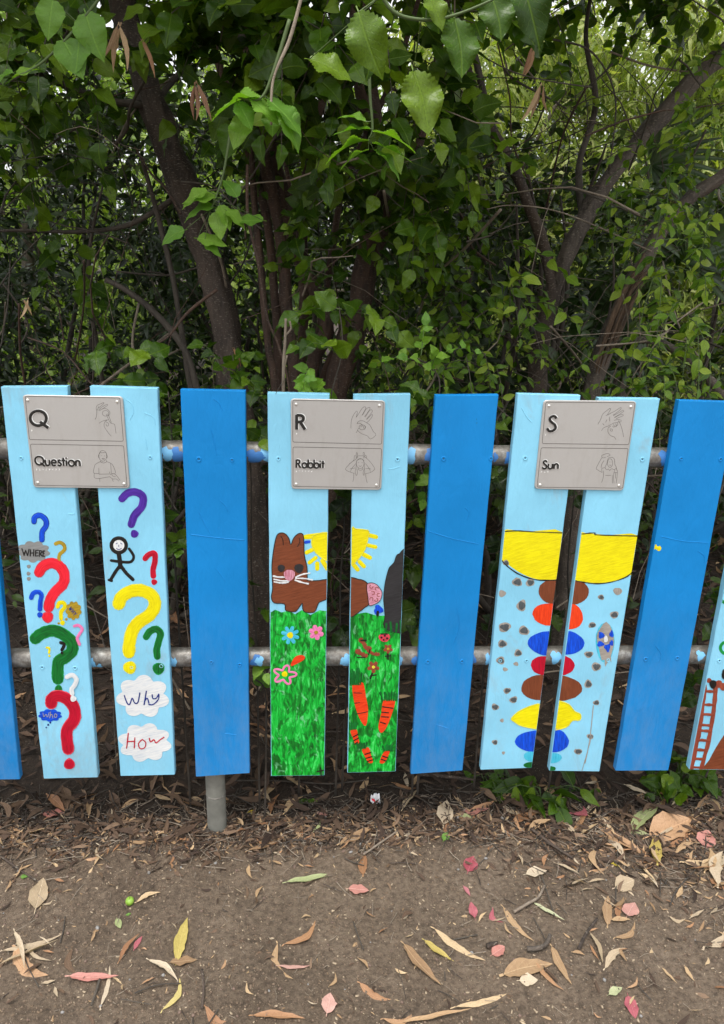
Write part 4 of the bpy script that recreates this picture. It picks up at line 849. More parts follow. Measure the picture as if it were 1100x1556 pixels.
def finish_plants():
    rec = []
    for pi, p in enumerate(Plant.all):
        if not p.P: p.A = None; continue
        A = [np.concatenate([q[i] if q[i].ndim > 1 else q[i][:, None] for q in p.P]) for i in range(4)]
        p.A = A; c = A[0]+A[1]*A[3]*.5
        v = c-CAMP; dz = v@CF; px = 550+F*(v@CX)/dz; py = 778-F*(v@CU)/dz
        face = np.abs((nrm(v)*A[2]).sum(-1)); sz = F*A[3][:, 0]/np.maximum(dz, .05)
        # a clear corridor between the camera and the fence: nothing may hang into the lens
        rec.append(np.stack([np.full(len(c), pi), np.arange(len(c)), px, py, dz, sz, face], 1))
    R = np.concatenate(rec); ins = (R[:, 4] > .3) & (R[:, 2] > -5) & (R[:, 2] < 1105) & (R[:, 3] > -5) & (R[:, 3] < 1250) & (R[:, 5] > 11)
    Q = R[ins]; cell = 9.0
    # depth buffer of discs, so that only leaves that really show become objects
    gw, ghh = int(1110/cell)+2, int(1260/cell)+2; zb = np.full((ghh, gw), 1e9)
    al = R[(R[:, 4] > .3) & (R[:, 5] > 4)]
    x = ((al[:, 2]+5)/cell).astype(int); y = ((al[:, 3]+5)/cell).astype(int); ok = (x >= 0) & (x < gw) & (y >= 0) & (y < ghh)
    al, x, y = al[ok], x[ok], y[ok]
    for dx in range(-2, 3):
        for dy in range(-2, 3):
            rr = al[:, 5]*.22*np.clip(al[:, 6]+.3, 0, 1) >= math.hypot(dx, dy)*cell-3
            xx, yy = x+dx, y+dy; k = rr & (xx >= 0) & (xx < gw) & (yy >= 0) & (yy < ghh)
            np.minimum.at(zb, (yy[k], xx[k]), al[k, 4])
    x = ((Q[:, 2]+5)/cell).astype(int); y = ((Q[:, 3]+5)/cell).astype(int)
    vis = Q[:, 4] <= zb[y, x]+.03
    Q = Q[vis]; score = Q[:, 5]*(Q[:, 6]+.2)
    chosen = {}
    for pi, p in enumerate(Plant.all):
        if p.A is None: continue
        k = np.where(Q[:, 0] == pi)[0]; k = k[np.argsort(-score[k])][:p.maxleaf]
        chosen[pi] = set(Q[k, 1].astype(int))
    for pi, p in enumerate(Plant.all):
        if p.tw:
            VV = []; TT = []; o = 0; an = np.array([0, 2.094, 4.189])
            for pts, r in p.tw:
                m = len(pts); d = nrm(np.gradient(pts, axis=0)); a = nrm(np.cross(d, [.3, .2, .93])); b = np.cross(d, a)
                ring = pts[:, None]+r[:, None, None]*(np.cos(an)[None, :, None]*a[:, None]+np.sin(an)[None, :, None]*b[:, None]); VV.append(ring.reshape(-1, 3))
                i = np.arange(m-1)[:, None]*3+np.arange(3)[None]; j = np.arange(m-1)[:, None]*3+(np.arange(3)[None]+1) % 3
                TT.append(np.stack([i, j, j+3, i+3], -1).reshape(-1, 4)+o); o += m*3
            me = fast_mesh('fine_twig', np.concatenate(VV)-np.array(p.t.location), np.concatenate(TT), p.tm, True)
            ob = bpy.data.objects.new('fine_twig', me); link(ob, p.t); ob['kind'] = 'stuff'
        if p.A is None: continue
        Pz, Dr, No, Sz = p.A; X = np.cross(Dr, No); n = len(Pz); loc = np.array(p.t.location)
        ch = chosen[pi]; tmi = RS.randint(0, 99, n); mask = np.ones(n, bool)
        for i in ch:
            mask[i] = False; me = leaf_mesh(p.hi, tmi[i] % len(TM[p.hi]), p.mat)
            ob = bpy.data.objects.new('leaf', me); COL.objects.link(ob); ob.parent = p.t; s = Sz[i, 0]; q = Pz[i]-loc
            wv = s*(.85+.3*((tmi[i]*7) % 10)/10)
            ob.matrix_local = Matrix([[X[i, r]*wv, Dr[i, r]*s, No[i, r]*s, q[r]] for r in range(3)]+[[0, 0, 0, 1]])
        VV = []; TT = []; RR_ = []; UU = []; o = 0
        K = len(TM[p.lo])
        for k in range(K):
            id_ = np.where(mask & (tmi % K == k))[0]
            if not len(id_): continue
            V, T, UV = TM[p.lo][k]; m = len(V); s = Sz[id_, 0][:, None, None]
            W = Pz[id_][:, None]-loc+s*(V[None, :, 0:1]*X[id_][:, None]+V[None, :, 1:2]*Dr[id_][:, None]+V[None, :, 2:3]*No[id_][:, None])
            VV.append(W.reshape(-1, 3)); TT.append((T[None]+(np.arange(len(id_))*m)[:, None, None]).reshape(-1, 3)+o); o += len(id_)*m
            RR_.append(np.repeat(RS.uniform(0, 1, len(id_)), m)); UU.append(np.tile(UV, (len(id_), 1)))
        if VV:
            me = fast_mesh('foliage', np.concatenate(VV), np.concatenate(TT), p.mat, True, np.concatenate(RR_), np.concatenate(UU))
            ob = bpy.data.objects.new('foliage', me); link(ob, p.t); ob['kind'] = 'stuff'
        print('PLANT', p.t.name, 'leaves', n, 'objects', len(ch), 'tris', o)
# leaf colours (base colours; the inner shrubs' deep and glossy greens are lowered to carry shade)
L_BROAD = m_leaf('broad_toothed_leaf', (.020, .055, .003), (.060, .135, .008), (.15, .245, .015), .34, .36, 8, spots=.25, spec=.35)
L_FRESH = m_leaf('fresh_lime_leaf', (.11, .26, .025), (.16, .33, .03), (.21, .38, .04), .38, .5, 8, spots=.4)
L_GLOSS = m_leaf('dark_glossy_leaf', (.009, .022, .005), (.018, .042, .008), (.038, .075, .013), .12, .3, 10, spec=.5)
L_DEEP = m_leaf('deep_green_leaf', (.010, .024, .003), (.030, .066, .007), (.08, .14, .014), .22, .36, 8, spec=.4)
L_SMALL = m_leaf('small_oval_leaf', (.045, .110, .008), (.125, .235, .018), (.27, .37, .04), .35, .38, 7, spots=.3, spec=.35)
L_PALE = m_leaf('pale_willow_leaf', (.18, .26, .045), (.32, .39, .09), (.50, .52, .20), .45, .5, 3)
L_PALE2 = m_leaf('yellow_green_far_leaf', (.14, .24, .03), (.24, .36, .05), (.36, .45, .10), .42, .5, 6)
L_PALM = m_leaf('palm_blade', (.02, .045, .015), (.035, .075, .022), (.06, .11, .03), .12, .35, 2, spec=.6)
B_BROWN = m_bark('smooth_brown_bark', (.022, .015, .011), (.075, .052, .038), .8); B_RED = m_bark('reddish_stem_bark', (.030, .017, .012), (.10, .055, .036), .5)
B_GREY = m_bark('grey_brown_bark', (.035, .027, .021), (.12, .095, .075), .8); B_TORN = m_bark('torn_orange_wood', (.045, .028, .017), (.17, .105, .062), .0)
B_TWIG = m_bark('dark_twig_bark', (.035, .028, .022), (.08, .065, .05), .1); B_PALE = m_bark('pale_dry_twig', (.16, .12, .09), (.30, .25, .19), .1); B_GTWIG = m_simple('green_twig_skin', (.07, .11, .03), .6)
def W(px, py, Y): return U(px, py, Y)
def wl(L, Y):
    """pixel polyline -> world; Y one depth or (first, last)"""
    n = len(L); ys = [Y]*n if not hasattr(Y, '__len__') else list(np.linspace(Y[0], Y[1], n))
    return [U(x, y, d) for (x, y), d in zip(L, ys)]
# --- 1 the leaning tree on the left
bs = Gd(398, 1040); 
t1 = Plant('leaning_tree', 'thick brown leaning trunk left of centre under broad toothed leaves', 'tree', (bs[0], bs[1], 0), L_BROAD, B_TWIG, 'broad', 'broadlo', maxleaf=260)
Yb = bs[1]; tr = [np.array([bs[0], Yb, -.08])]+wl([(392, 900), (378, 740), (358, 600), (332, 450), (280, 290), (232, 160), (200, 60), (180, -40), (150, -200)], (Yb, 1.35))
t1.limb('trunk', tr, [.068, .053, .050, .047, .046, .045, .043, .041, .040, .035], B_BROWN, 20, .5)
def rnd_branch(p, a, b, r, mat=None, sag=.1, nm='branch'):
    a, b = np.array(a), np.array(b); m = (a+b)/2+RS.normal(0, .12, 3)*np.linalg.norm(b-a); m[2] += sag
    p.limb(nm, [a, (a+m)/2+RS.normal(0, .02, 3), m, b], [r, r*.75, r*.55, r*.25], mat or B_TWIG, 6, .2, 4)
for a, L_, Y_, r in ((tr[6], [(150, 150), (60, 110), (-20, 60)], (1.1, .8), .014), (tr[5], [(200, 340), (120, 352), (40, 350), (-30, 352)], (1.1, .9), .010), (tr[7], [(150, 60), (60, 30)], (1.2, .6), .016), (tr[7], [(330, 60), (480, 30)], (1.1, .5), .014), (tr[6], [(290, 90), (330, 40)], (1.2, .7), .012)):
    t1.limb('branch', [a]+wl(L_, Y_), [r, r*.7, r*.4], B_TWIG, 7, .2)
# visible clumps: (px, py, Y, radius, sprays, leaf size)
for (px, py, Y, r, n, sz) in ((30, 40, .75, .25, 16, .075), (70, 40, .9, .2, 9, .07), (60, 130, .8, .2, 12, .075), (20, 200, .9, .2, 9, .07), (100, 220, 1.1, .17, 5, .07), (60, 290, 1.1, .2, 4, .065),
  (110, 350, 1.2, .12, 2, .075), (310, 40, .7, .12, 4, .075), (345, 110, .6, .13, 6, .075), (216, 100, .6, .03, 1, .075), (115, 410, 1.2, .08, 2, .07), (360, 10, .6, .17, 9, .08), (100, 5, .5, .12, 6, .08)):
    t1.cluster(W(px, py, Y), r, n, .2, 8, sz)
for c in RS.uniform((-2.8, -.1, 2.7), (.3, 2.6, 3.5), (100, 3)): t1.cluster(c, .45, 20, .25, 7, .09, twig=0)  # unseen crown overhead, thickened to throw shade on the thicket
# --- 2 the many-stemmed tree in the centre
bs = U(440, 900, 1.0); bs[2] = 0
t2 = Plant('many_stemmed_tree', 'cluster of thin reddish brown stems rising in the centre behind the fence', 'tree', (bs[0], bs[1], 0), L_BROAD, B_TWIG, 'broad', 'broadlo', maxleaf=280)
g0 = np.array([bs[0], 1.0, -.05])
STEMS = [([(445, 620), (440, 480), (425, 340), (400, 230), (385, 120), (370, -20)], .02, .95), ([(432, 620), (418, 470), (408, 330), (372, 200), (330, 90), (310, -20)], .015, 1.05),
 ([(470, 600), (490, 490), (455, 380), (430, 290), (420, 180), (440, -20)], .026, 1.1), ([(500, 640), (545, 470), (565, 360), (578, 260), (552, 130), (540, -20)], .042, 1.05), ([(455, 620), (458, 470), (462, 380), (470, 250), (500, 120), (510, -20)], .018, 1.2),
 ([(480, 640), (520, 520), (560, 420), (610, 290), (650, 160), (680, -20)], .020, 1.2), ([(420, 640), (402, 520), (395, 400), (382, 300), (380, 200)], .012, .9), ([(465, 640), (478, 520), (500, 400), (520, 280), (600, 120), (640, -20)], .013, 1.3), ([(440, 640), (425, 560), (432, 430), (442, 300), (395, 60)], .011, 1.35)]
for L_, r, Y in STEMS:
    L2 = []
    for q in L_: L2.append((q[0]+random.uniform(-6, 6), q[1]))
    t2.limb('stem', [g0+np.array([random.uniform(-.09, .09), random.uniform(-.05, .05), 0])]+wl(L2, Y), [r*1.15]+[r]*3+[r*.8, r*.6], B_RED, 10, .35)
for (px, py, Y, r, n, sz) in ((400, 40, .5, .2, 14, .08), (480, 20, .5, .2, 14, .085), (600, 30, .5, .22, 15, .085), (600, 100, .6, .13, 7, .08), (490, 150, .6, .15, 9, .075), (640, 160, .6, .2, 12, .08), (620, 250, .7, .2, 12, .075), (490, 260, .7, .12, 6, .07), (645, 290, .8, .15, 8, .07), (630, 340, .8, .2, 11, .065),
  (500, 360, .8, .17, 8, .06), (605, 430, .9, .17, 8, .06), (510, 460, .8, .13, 5, .06), (640, 460, 1.0, .22, 11, .055), (450, 120, .7, .2, 9, .075), (380, 130, .8, .15, 6, .07), (690, 250, .9, .2, 10, .07), (590, 540, .9, .25, 13, .05), (680, 400, 1.1, .2, 10, .06), (440, 230, .9, .12, 4, .07), (330, 230, 1.0, .15, 5, .065)):
    t2.cluster(W(px, py, Y), r, n, .2, 8, sz)
for c in RS.uniform((-.6, -.1, 2.75), (1.6, 2.4, 3.6), (84, 3)): t2.cluster(c, .45, 20, .25, 7, .09, twig=0)  # crown above the view, put in for the shade it casts below
# --- 3 the forked tree right of centre
bs = U(815, 900, 1.15)
t3 = Plant('forked_tree', 'brown forked trunk behind the third sign with one limb leaning to the top right corner', 'tree', (bs[0], 1.15, 0), L_SMALL, B_TWIG, 'ovate', 'ovatelo', maxleaf=260)
fk = wl([(808, 760), (816, 600), (822, 520), (842, 432)], 1.15)
t3.limb('trunk', [np.array([bs[0]-.01, 1.15, -.06])]+fk, [.040, .034, .032, .031, .030], B_BROWN, 16, .35)
t3.limb('limb', [fk[3]-np.array([0, 0, .03])]+wl([(868, 375), (905, 300), (950, 240), (1000, 180), (1060, 118), (1130, 50), (1200, -20)], (1.15, 1.5)), [.025, .028, .030, .031, .031, .031, .031], B_GREY, 16, .5)
t3.limb('limb', [fk[3]-np.array([0, 0, .02])]+wl([(828, 380), (805, 315), (775, 245), (740, 185), (712, 110), (690, 40), (640, -30)], (1.15, .9)), [.026, .022, .019, .017, .014, .011, .008], B_BROWN, 12, .3)
t3.limb('branch', wl([(885, 330), (880, 250), (905, 160), (890, 60), (900, -20)], (1.2, 1.5)), [.014, .012, .010, .007], B_TWIG, 7, .2)
t3.limb('branch', wl([(745, 190), (720, 80), (700, 40), (660, 10), (620, -20)], (.95, .7)), [.012, .010, .008, .006], B_TWIG, 7, .2)
for (px, py, Y, r, n, sz) in ((745, 370, .8, .16, 6, .055), (720, 470, 1.0, .22, 10, .05), (785, 450, .7, .1, 3, .06), (700, 300, .9, .14, 6, .055), (860, 150, 1.2, .2, 2, .055), (760, 90, .8, .15, 2, .06), (970, 40, 1.1, .2, 3, .05), (1060, 20, 1., .2, 4, .05), (670, 120, .7, .1, 4, .07), (850, 5, .9, .2, 3, .055),
   (760, 540, .8, .2, 9, .045), (680, 560, .7, .2, 9, .045), (860, 530, 1.5, .2, 7, .045), (980, 380, 1.6, .25, 7, .05), (750, 560, .7, .1, 5, .04)):
    t3.cluster(W(px, py, Y), r, n, .2, 8, sz, droop=.55)
for c in RS.uniform((.9, -.1, 2.9), (3.4, 2.1, 3.6), (56, 3)): t3.cluster(c, .45, 20, .25, 7, .09, twig=0)  # overhead leaves out of view on this side, added to darken what grows below
# --- 4 the torn tree on the far right
bs = U(885, 900, .95)
t4 = Plant('torn_bark_tree', 'trunk at the right with torn stringy orange bark and an arching side branch', 'tree', (bs[0], .95, 0), L_SMALL, B_GTWIG, 'ovate', 'ovatelo', maxleaf=260)
t4.limb('trunk', [np.array([bs[0]-.06, .95, -.06])]+wl([(880, 700), (900, 590), (922, 520), (950, 455), (975, 405), (1005, 350), (1050, 300), (1105, 262), (1180, 200)], (.95, 1.2)), [.042, .033, .030, .031, .029, .026, .024, .024, .023, .022], B_GREY, 16, .5)
for k in range(8):                       # hanging strands of torn bark
    dx = random.uniform(-14, 14); Yk = .95+random.uniform(-.05, .0)
    t4.limb('torn_strand', wl([(985+dx*.6, 395+random.uniform(-10, 25)), (958+dx, 445), (935+dx, 500), (915+dx*.9, 560+random.uniform(-30, 20))], Yk-.035), [.003, .007, .006, .002], B_TORN, 5, .5, 4)
t4.limb('arching_branch', wl([(928, 528), (955, 518), (1000, 520), (1045, 545), (1085, 585), (1110, 620)], (.95, .75)), [.012, .013, .013, .016, .016, .014], B_GREY, 10, .3)
for (px, py, Y, r, n, sz) in ((1040, 220, .6, .12, 6, .045), (1075, 200, .6, .12, 6, .045), (1000, 260, .7, .12, 5, .04), (1000, 300, .6, .1, 4, .042), (1080, 330, .6, .15, 8, .042), (1020, 400, .55, .12, 5, .045), (1080, 420, .5, .16, 10, .045), (1040, 470, .5, .15, 9, .045), (1085, 520, .45, .15, 10, .045), (1000, 560, .5, .12, 7, .042), (1040, 570, .5, .12, 7, .04), (960, 270, .8, .12, 4, .04), (1090, 130, .7, .14, 6, .045), (960, 590, .6, .1, 5, .04)):
    t4.cluster(W(px, py, Y), r, n, .17, 8, sz, droop=.7)
# --- 5 dark glossy shrub on the left, and the dark understory behind everything
bs = (-2.0, 2.6, 0)
def shrub(name, label, loc, mat, hi, lo, box, n, size, L=.22, k=8, maxleaf=120, group=None, tw=B_TWIG, stems=10, face=(0, -.6, .75), twig=.0014, droop=.35):
    p = Plant(name, label, 'shrub' if 'shrub' in name else 'tree', loc, mat, tw, hi, lo, group, maxleaf)
    p.fill(box[0], box[1], n, L=L, k=k, size=size, face=face, twig=twig, droop=droop)
    lo_, hi_ = np.array(box[0]), np.array(box[1])
    for i in range(stems):
        e = RS.uniform(lo_, hi_); e[2] = hi_[2]*RS.uniform(.7, 1.0); a = np.array(loc)+np.array([RS.uniform(-.3, .3), RS.uniform(-.2, .2), -.03]); a[0] = a[0]*.5+e[0]*.5
        p.limb('stem', [a, a*.6+e*.4+RS.normal(0, .08, 3), a*.25+e*.75+RS.normal(0, .08, 3), e], [.018, .014, .010, .004], tw, 6, .2, 4)
    return p
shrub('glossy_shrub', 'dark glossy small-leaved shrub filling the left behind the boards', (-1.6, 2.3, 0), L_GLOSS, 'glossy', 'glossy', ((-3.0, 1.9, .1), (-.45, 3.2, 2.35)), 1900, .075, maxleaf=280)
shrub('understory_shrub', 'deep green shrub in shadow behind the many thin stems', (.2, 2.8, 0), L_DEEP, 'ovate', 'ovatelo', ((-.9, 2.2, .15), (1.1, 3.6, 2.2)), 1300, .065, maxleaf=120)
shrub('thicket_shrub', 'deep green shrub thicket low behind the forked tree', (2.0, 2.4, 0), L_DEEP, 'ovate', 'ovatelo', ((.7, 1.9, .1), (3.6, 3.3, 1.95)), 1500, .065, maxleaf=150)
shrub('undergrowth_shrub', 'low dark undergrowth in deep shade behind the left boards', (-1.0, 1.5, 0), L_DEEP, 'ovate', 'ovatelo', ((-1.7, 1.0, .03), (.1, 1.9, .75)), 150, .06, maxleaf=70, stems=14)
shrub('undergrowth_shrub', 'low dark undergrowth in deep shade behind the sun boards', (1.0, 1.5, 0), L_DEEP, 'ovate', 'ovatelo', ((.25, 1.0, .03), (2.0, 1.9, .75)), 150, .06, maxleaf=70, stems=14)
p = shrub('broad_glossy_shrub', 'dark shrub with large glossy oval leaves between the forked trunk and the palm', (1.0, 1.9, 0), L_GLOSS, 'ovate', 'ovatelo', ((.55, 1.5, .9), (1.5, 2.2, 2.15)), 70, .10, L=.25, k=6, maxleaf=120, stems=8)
for q_ in (t1, t2, t3):
    x0 = {t1: -3, t2: -1, t3: 1.2}[q_]
    for c in RS.uniform((x0, 2.3, 3.45), (x0+2.4, 3.4, 4.1), (30 if q_ is not t3 else 8, 3)): q_.cluster(c, .5, 20, .28, 7, .11, twig=0)  # more unseen leaves high at the back, added to shade the shrubs
# --- 6 pale bright trees far behind, the light comes through them
def back_tree(label, x, y, mat, hi, box, n, size, ml=60, r=.07):
    p = Plant('background_tree', label, 'tree', (x, y, 0), mat, B_TWIG, hi, hi, None, ml)
    top = np.array([x+RS.uniform(-.5, .5), y, box[1][2]]); base = np.array([x, y, -.1])
    p.limb('trunk', [base, base*.6+top*.4+RS.normal(0, .1, 3), top], [r, r*.8, r*.4], B_GREY, 10, .3)
    p.fill(box[0], box[1], n, L=.35, k=9, size=size, twig=.002, droop=.8)
    for i in range(6):
        a = base+(top-base)*RS.uniform(.3, .8); b_ = RS.uniform(box[0], box[1]); rnd_branch(p, a, b_, .03, B_GREY)
back_tree('pale willow-leaved tree bright behind the forked trunk', 2.6, 5.4, L_PALE, 'willow', ((.8, 4.4, .6), (3.7, 6.2, 3.7)), 3400, .14, 180)
back_tree('pale willow-leaved tree behind the torn trunk at the right edge', 4.6, 5.0, L_PALE, 'willow', ((3.3, 4.3, .6), (6.0, 6.0, 3.5)), 2200, .14, 90)
back_tree('yellow green tree seen through the leaves at the far left', -2.6, 5.6, L_PALE2, 'ovatelo', ((-5.0, 4.8, .1), (-1.2, 6.6, 3.6)), 1900, .085, 100)
back_tree('yellow green tree glimpsed behind the many thin stems', .3, 6.2, L_PALE2, 'ovatelo', ((-1.4, 5.0, .1), (1.4, 7.0, 3.4)), 1200, .085, 60)
for i, (x, y) in enumerate([(-5.5, 8.5), (-2.5, 9.5), (.5, 9), (3.5, 9.5), (6.5, 8.5)]):
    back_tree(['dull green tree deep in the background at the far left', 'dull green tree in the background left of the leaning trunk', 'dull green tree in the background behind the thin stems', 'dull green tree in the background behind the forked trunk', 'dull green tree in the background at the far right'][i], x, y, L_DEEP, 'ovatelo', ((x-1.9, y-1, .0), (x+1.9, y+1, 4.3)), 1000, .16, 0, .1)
# --- 7 palm with long dark blades on the right
def palm():
    c = U(960, 420, 2.1); p = Plant('fan_palm', 'dark palm with long stiff blades between the forked and the torn trunk', 'palm', (c[0], 2.1, 0), L_PALM, B_TWIG, 'willow', 'willow')
    p.limb('trunk', [np.array([c[0], 2.1, -.05]), np.array([c[0]+.02, 2.1, .6]), c-np.array([0, 0, .5])], [.07, .065, .05], B_GREY, 12, .4)
    for fi, (px, py, Y, rot, R_) in enumerate(((1045, 400, 1.9, 60, .5), (990, 250, 2.2, 20, .45), (950, 470, 2.1, 200, .4))):
        o = U(px, py, Y); p.limb('frond_stalk', [c-np.array([0, 0, .45]), (c+o)/2+np.array([0, 0, .1]), o], [.012, .009, .006], B_GTWIG, 6, .1)
        n = 22
        for k in range(n):
            a = rad(rot-95+190*k/(n-1)); d = np.array([math.cos(a), -.25+random.uniform(-.2, .2), math.sin(a)]); d /= np.linalg.norm(d)
            L = R_*random.uniform(.75, 1.05); side = np.cross(d, [0, -1, .2]); side /= np.linalg.norm(side); nn = np.cross(side, d)
            V = []; Fc = []; m = 6
            for i in range(m+1):
                t = i/m; w_ = .014*math.sin(math.pi*min(.98, .15+t*.85))+.001; q = o+d*L*t+np.array([0, 0, -.22*L*t*t])
                V += [q-side*w_+nn*w_*.5, q, q+side*w_+nn*w_*.5]
            for i in range(m): Fc += [(3*i, 3*i+1, 3*i+4, 3*i+3), (3*i+1, 3*i+2, 3*i+5, 3*i+4)]
            obj('blade', V, Fc, L_PALM, p.t, smooth=True)
palm()
# --- 8 leafy shoots close behind the boards
def shoot(label, pts, Y, mat, hi, lo, size, k, nm='leafy_shoot', branches=3, seed=0, face=(0, -.9, .5), r=.0028, L=.16):
    P0 = wl(pts, Y); g = P0[0].copy(); g[2] = 0
    p = Plant(nm, label, 'plant', tuple(g), mat, B_GTWIG, hi, lo, None, 60)
    p.limb('stem', [g-np.array([0, 0, .02])]+[q+RS.normal(0, .012, 3) for q in P0], [r*1.2, r*.8, r*.5], B_TWIG, 6, .1, 5)
    C = np.array(catmull(P0, 6)); idx = RS.randint(0, len(C), branches); idx[0] = len(C)-1
    base = C[idx]; d = RS.normal(0, .6, (branches, 3)); d[:, 2] = np.abs(d[:, 2])*.5+.1; d[:, 1] -= .3
    p.sprays(base, d, L*RS.uniform(.7, 1.2, branches), k, size, .5, face=face, twig=.0012); return p
shoot('broad toothed leaves above the gap left of the second sign', [(530, 760), (510, 640), (515, 540), (520, 470)], .18, L_BROAD, 'toothed', 'broad', .062, 7, branches=7)
shoot('leafy shoot with large round leaves above the first sign', [(215, 760), (205, 640), (200, 560), (190, 530)], .25, L_BROAD, 'toothed', 'broad', .06, 6, branches=5)
shoot('fresh leafy sprig standing over the plain dark board and the second sign', [(455, 760), (450, 650), (455, 585), (470, 560)], .16, L_FRESH, 'broad', 'broad', .042, 7, branches=7, L=.12)
shoot('small leaves beside the rail right of the second sign', [(645, 900), (640, 760), (648, 660), (640, 600)], .15, L_BROAD, 'broad', 'broad', .045, 7, branches=9)
shoot('mid green sprig above the dark board right of the second sign', [(660, 800), (665, 660), (655, 580), (640, 540)], .2, L_FRESH, 'broad', 'broad', .04, 7, branches=6)
shoot('leafy stem between the plain dark board and the rabbit board', [(390, 980), (385, 860), (392, 740), (385, 660)], .12, L_BROAD, 'broad', 'broad', .055, 5, branches=5, L=.1)
shoot('large dark leaves in the gap between the two rabbit boards', [(515, 960), (512, 880), (518, 800), (510, 760)], .16, L_DEEP, 'toothed', 'broad', .075, 4, branches=4, L=.09)
shoot('leafy stem in the gap right of the stick figure board', [(268, 820), (262, 720), (258, 650), (255, 600)], .12, L_BROAD, 'broad', 'broad', .05, 5, branches=6, L=.1)
shoot('dark leafy stem in the gap between the two halves of the sun', [(862, 980), (865, 860), (868, 770), (880, 720)], .16, L_DEEP, 'broad', 'broad', .05, 6, branches=7, L=.1)
shoot('dark leafy stem in the gap left of the sun boards', [(740, 980), (758, 860), (768, 740), (765, 640)], .18, L_DEEP, 'broad', 'broad', .05, 6, branches=8, L=.12)
shoot('leafy stem by the lower rail beside the ladder board', [(1080, 1120), (1060, 1030), (1062, 960), (1075, 900)], .14, L_BROAD, 'broad', 'broad', .06, 5, branches=7, L=.12)
shoot('dark leafy stem in the gap right of the narrow rabbit board', [(640, 1120), (635, 1020), (632, 930), (640, 860)], .15, L_DEEP, 'toothed', 'broad', .065, 5, branches=6, L=.1)
shoot('leaf by the lower rail left of the rabbit board', [(400, 1120), (396, 1050), (385, 1020), (392, 1000)], .08, L_FRESH, 'broad', 'broad', .05, 3, branches=2, L=.07)
shoot('low dark leaves under the gap beside the first plain board', [(345, 585), (350, 580), (345, 572), (340, 568)], .35, L_BROAD, 'broad', 'broad', .045, 6, branches=7, L=.16)
# the hanging boughs that reach out over the path, nearer than the fence
def bough(label, pts, Y, leaves, mat, kind='toothed', r=.0035):
    P0 = wl(pts, Y); p = Plant('overhanging_bough', label, 'branch', tuple(P0[0]), mat, B_GTWIG, kind, 'broad', None, 80)
    p.limb('twig', P0, [r, r*.7, r*.4], B_GTWIG, 7, .1, 6)
    for (px, py, Yl, ang, sz, tilt) in leaves:
        q = U(px, py, Yl); dv = math.cos(rad(ang))*CX+math.sin(rad(ang))*CU; nn = -CF*(1-tilt)+np.array([0, 0, 1.])*tilt+np.random.RandomState(int(px)).normal(0, .12, 3)
        p.add(q[None], dv[None], nn[None], np.array([sz*(Yl+D)*.86/F]))
        a = min(catmull(P0, 8), key=lambda c: np.linalg.norm(c-q)); p.tw.append((np.array([a, (a+q)/2, q]), np.array([.0012, .001, .0008])))
bough('bough of big dark toothed leaves hanging at the top centre in front of the fence', [(560, -70), (590, 10), (640, 30), (700, 20), (790, -20)], -.45,
 [(545, 18, -.45, -68, 92, .25), (690, 28, -.42, -80, 88, .3), (628, 108, -.38, -75, 100, .25), (792, -28, -.5, -62, 92, .3), (745, -10, -.4, -75, 70, .3), (470, 90, -.3, -15, 70, .3), (650, -10, -.45, -60, 55, .4), (585, 70, -.3, -130, 50, .4)], L_BROAD)
bough('bright lime green spray of leaves lit from above, left of top centre', [(440, 30), (415, 110), (395, 150), (360, 148)], -.25,
 [(395, 148, -.25, 175, 80, .8), (360, 155, -.25, -55, 45, .55), (380, 150, -.25, -38, 60, .6), (405, 150, -.25, -35, 75, .7), (425, 165, -.25, -45, 62, .7), (372, 172, -.2, -110, 58, .35), (408, 168, -.22, -80, 40, .5)], L_FRESH)
bough('bright lime green spray of thin leaves hanging right of centre', [(560, 60), (562, 140), (566, 195), (560, 210)], -.2,
 [(562, 196, -.2, 175, 60, .82), (566, 200, -.2, -5, 75, .82), (560, 214, -.2, 180, 72, .85), (566, 218, -.2, -12, 70, .85), (560, 228, -.2, -165, 55, .85), (568, 228, -.2, -30, 60, .8), (555, 185, -.2, 150, 45, .7)], L_FRESH)
bough('sprig of pale ragged leaves hanging at the top left corner', [(180, -40), (100, 60), (40, 110), (-20, 120)], .2,
 [(60, 105, .2, 190, 65, .6), (95, 60, .2, -60, 60, .5), (20, 110, .2, -160, 60, .6), (130, 20, .2, -70, 65, .4), (80, 0, .2, -100, 55, .4), (120, 60, .2, -100, 50, .4)], L_FRESH, 'broad')
bough('cluster of mid green leaves hanging over the leaning trunk', [(350, 200), (340, 260), (328, 300), (320, 318)], .3,
 [(330, 300, .3, 178, 60, .5), (325, 315, .3, 185, 55, .55), (328, 322, .3, -80, 45, .4), (335, 312, .3, -60, 40, .5), (345, 320, .3, -30, 38, .5), (400, 335, .3, 175, 50, .5), (360, 300, .3, 120, 42, .5), (300, 362, .3, -10, 50, .6), (315, 290, .3, 200, 50, .4), (280, 350, .3, 200, 45, .5), (310, 370, .3, -30, 35, .5)], L_FRESH, 'broad')
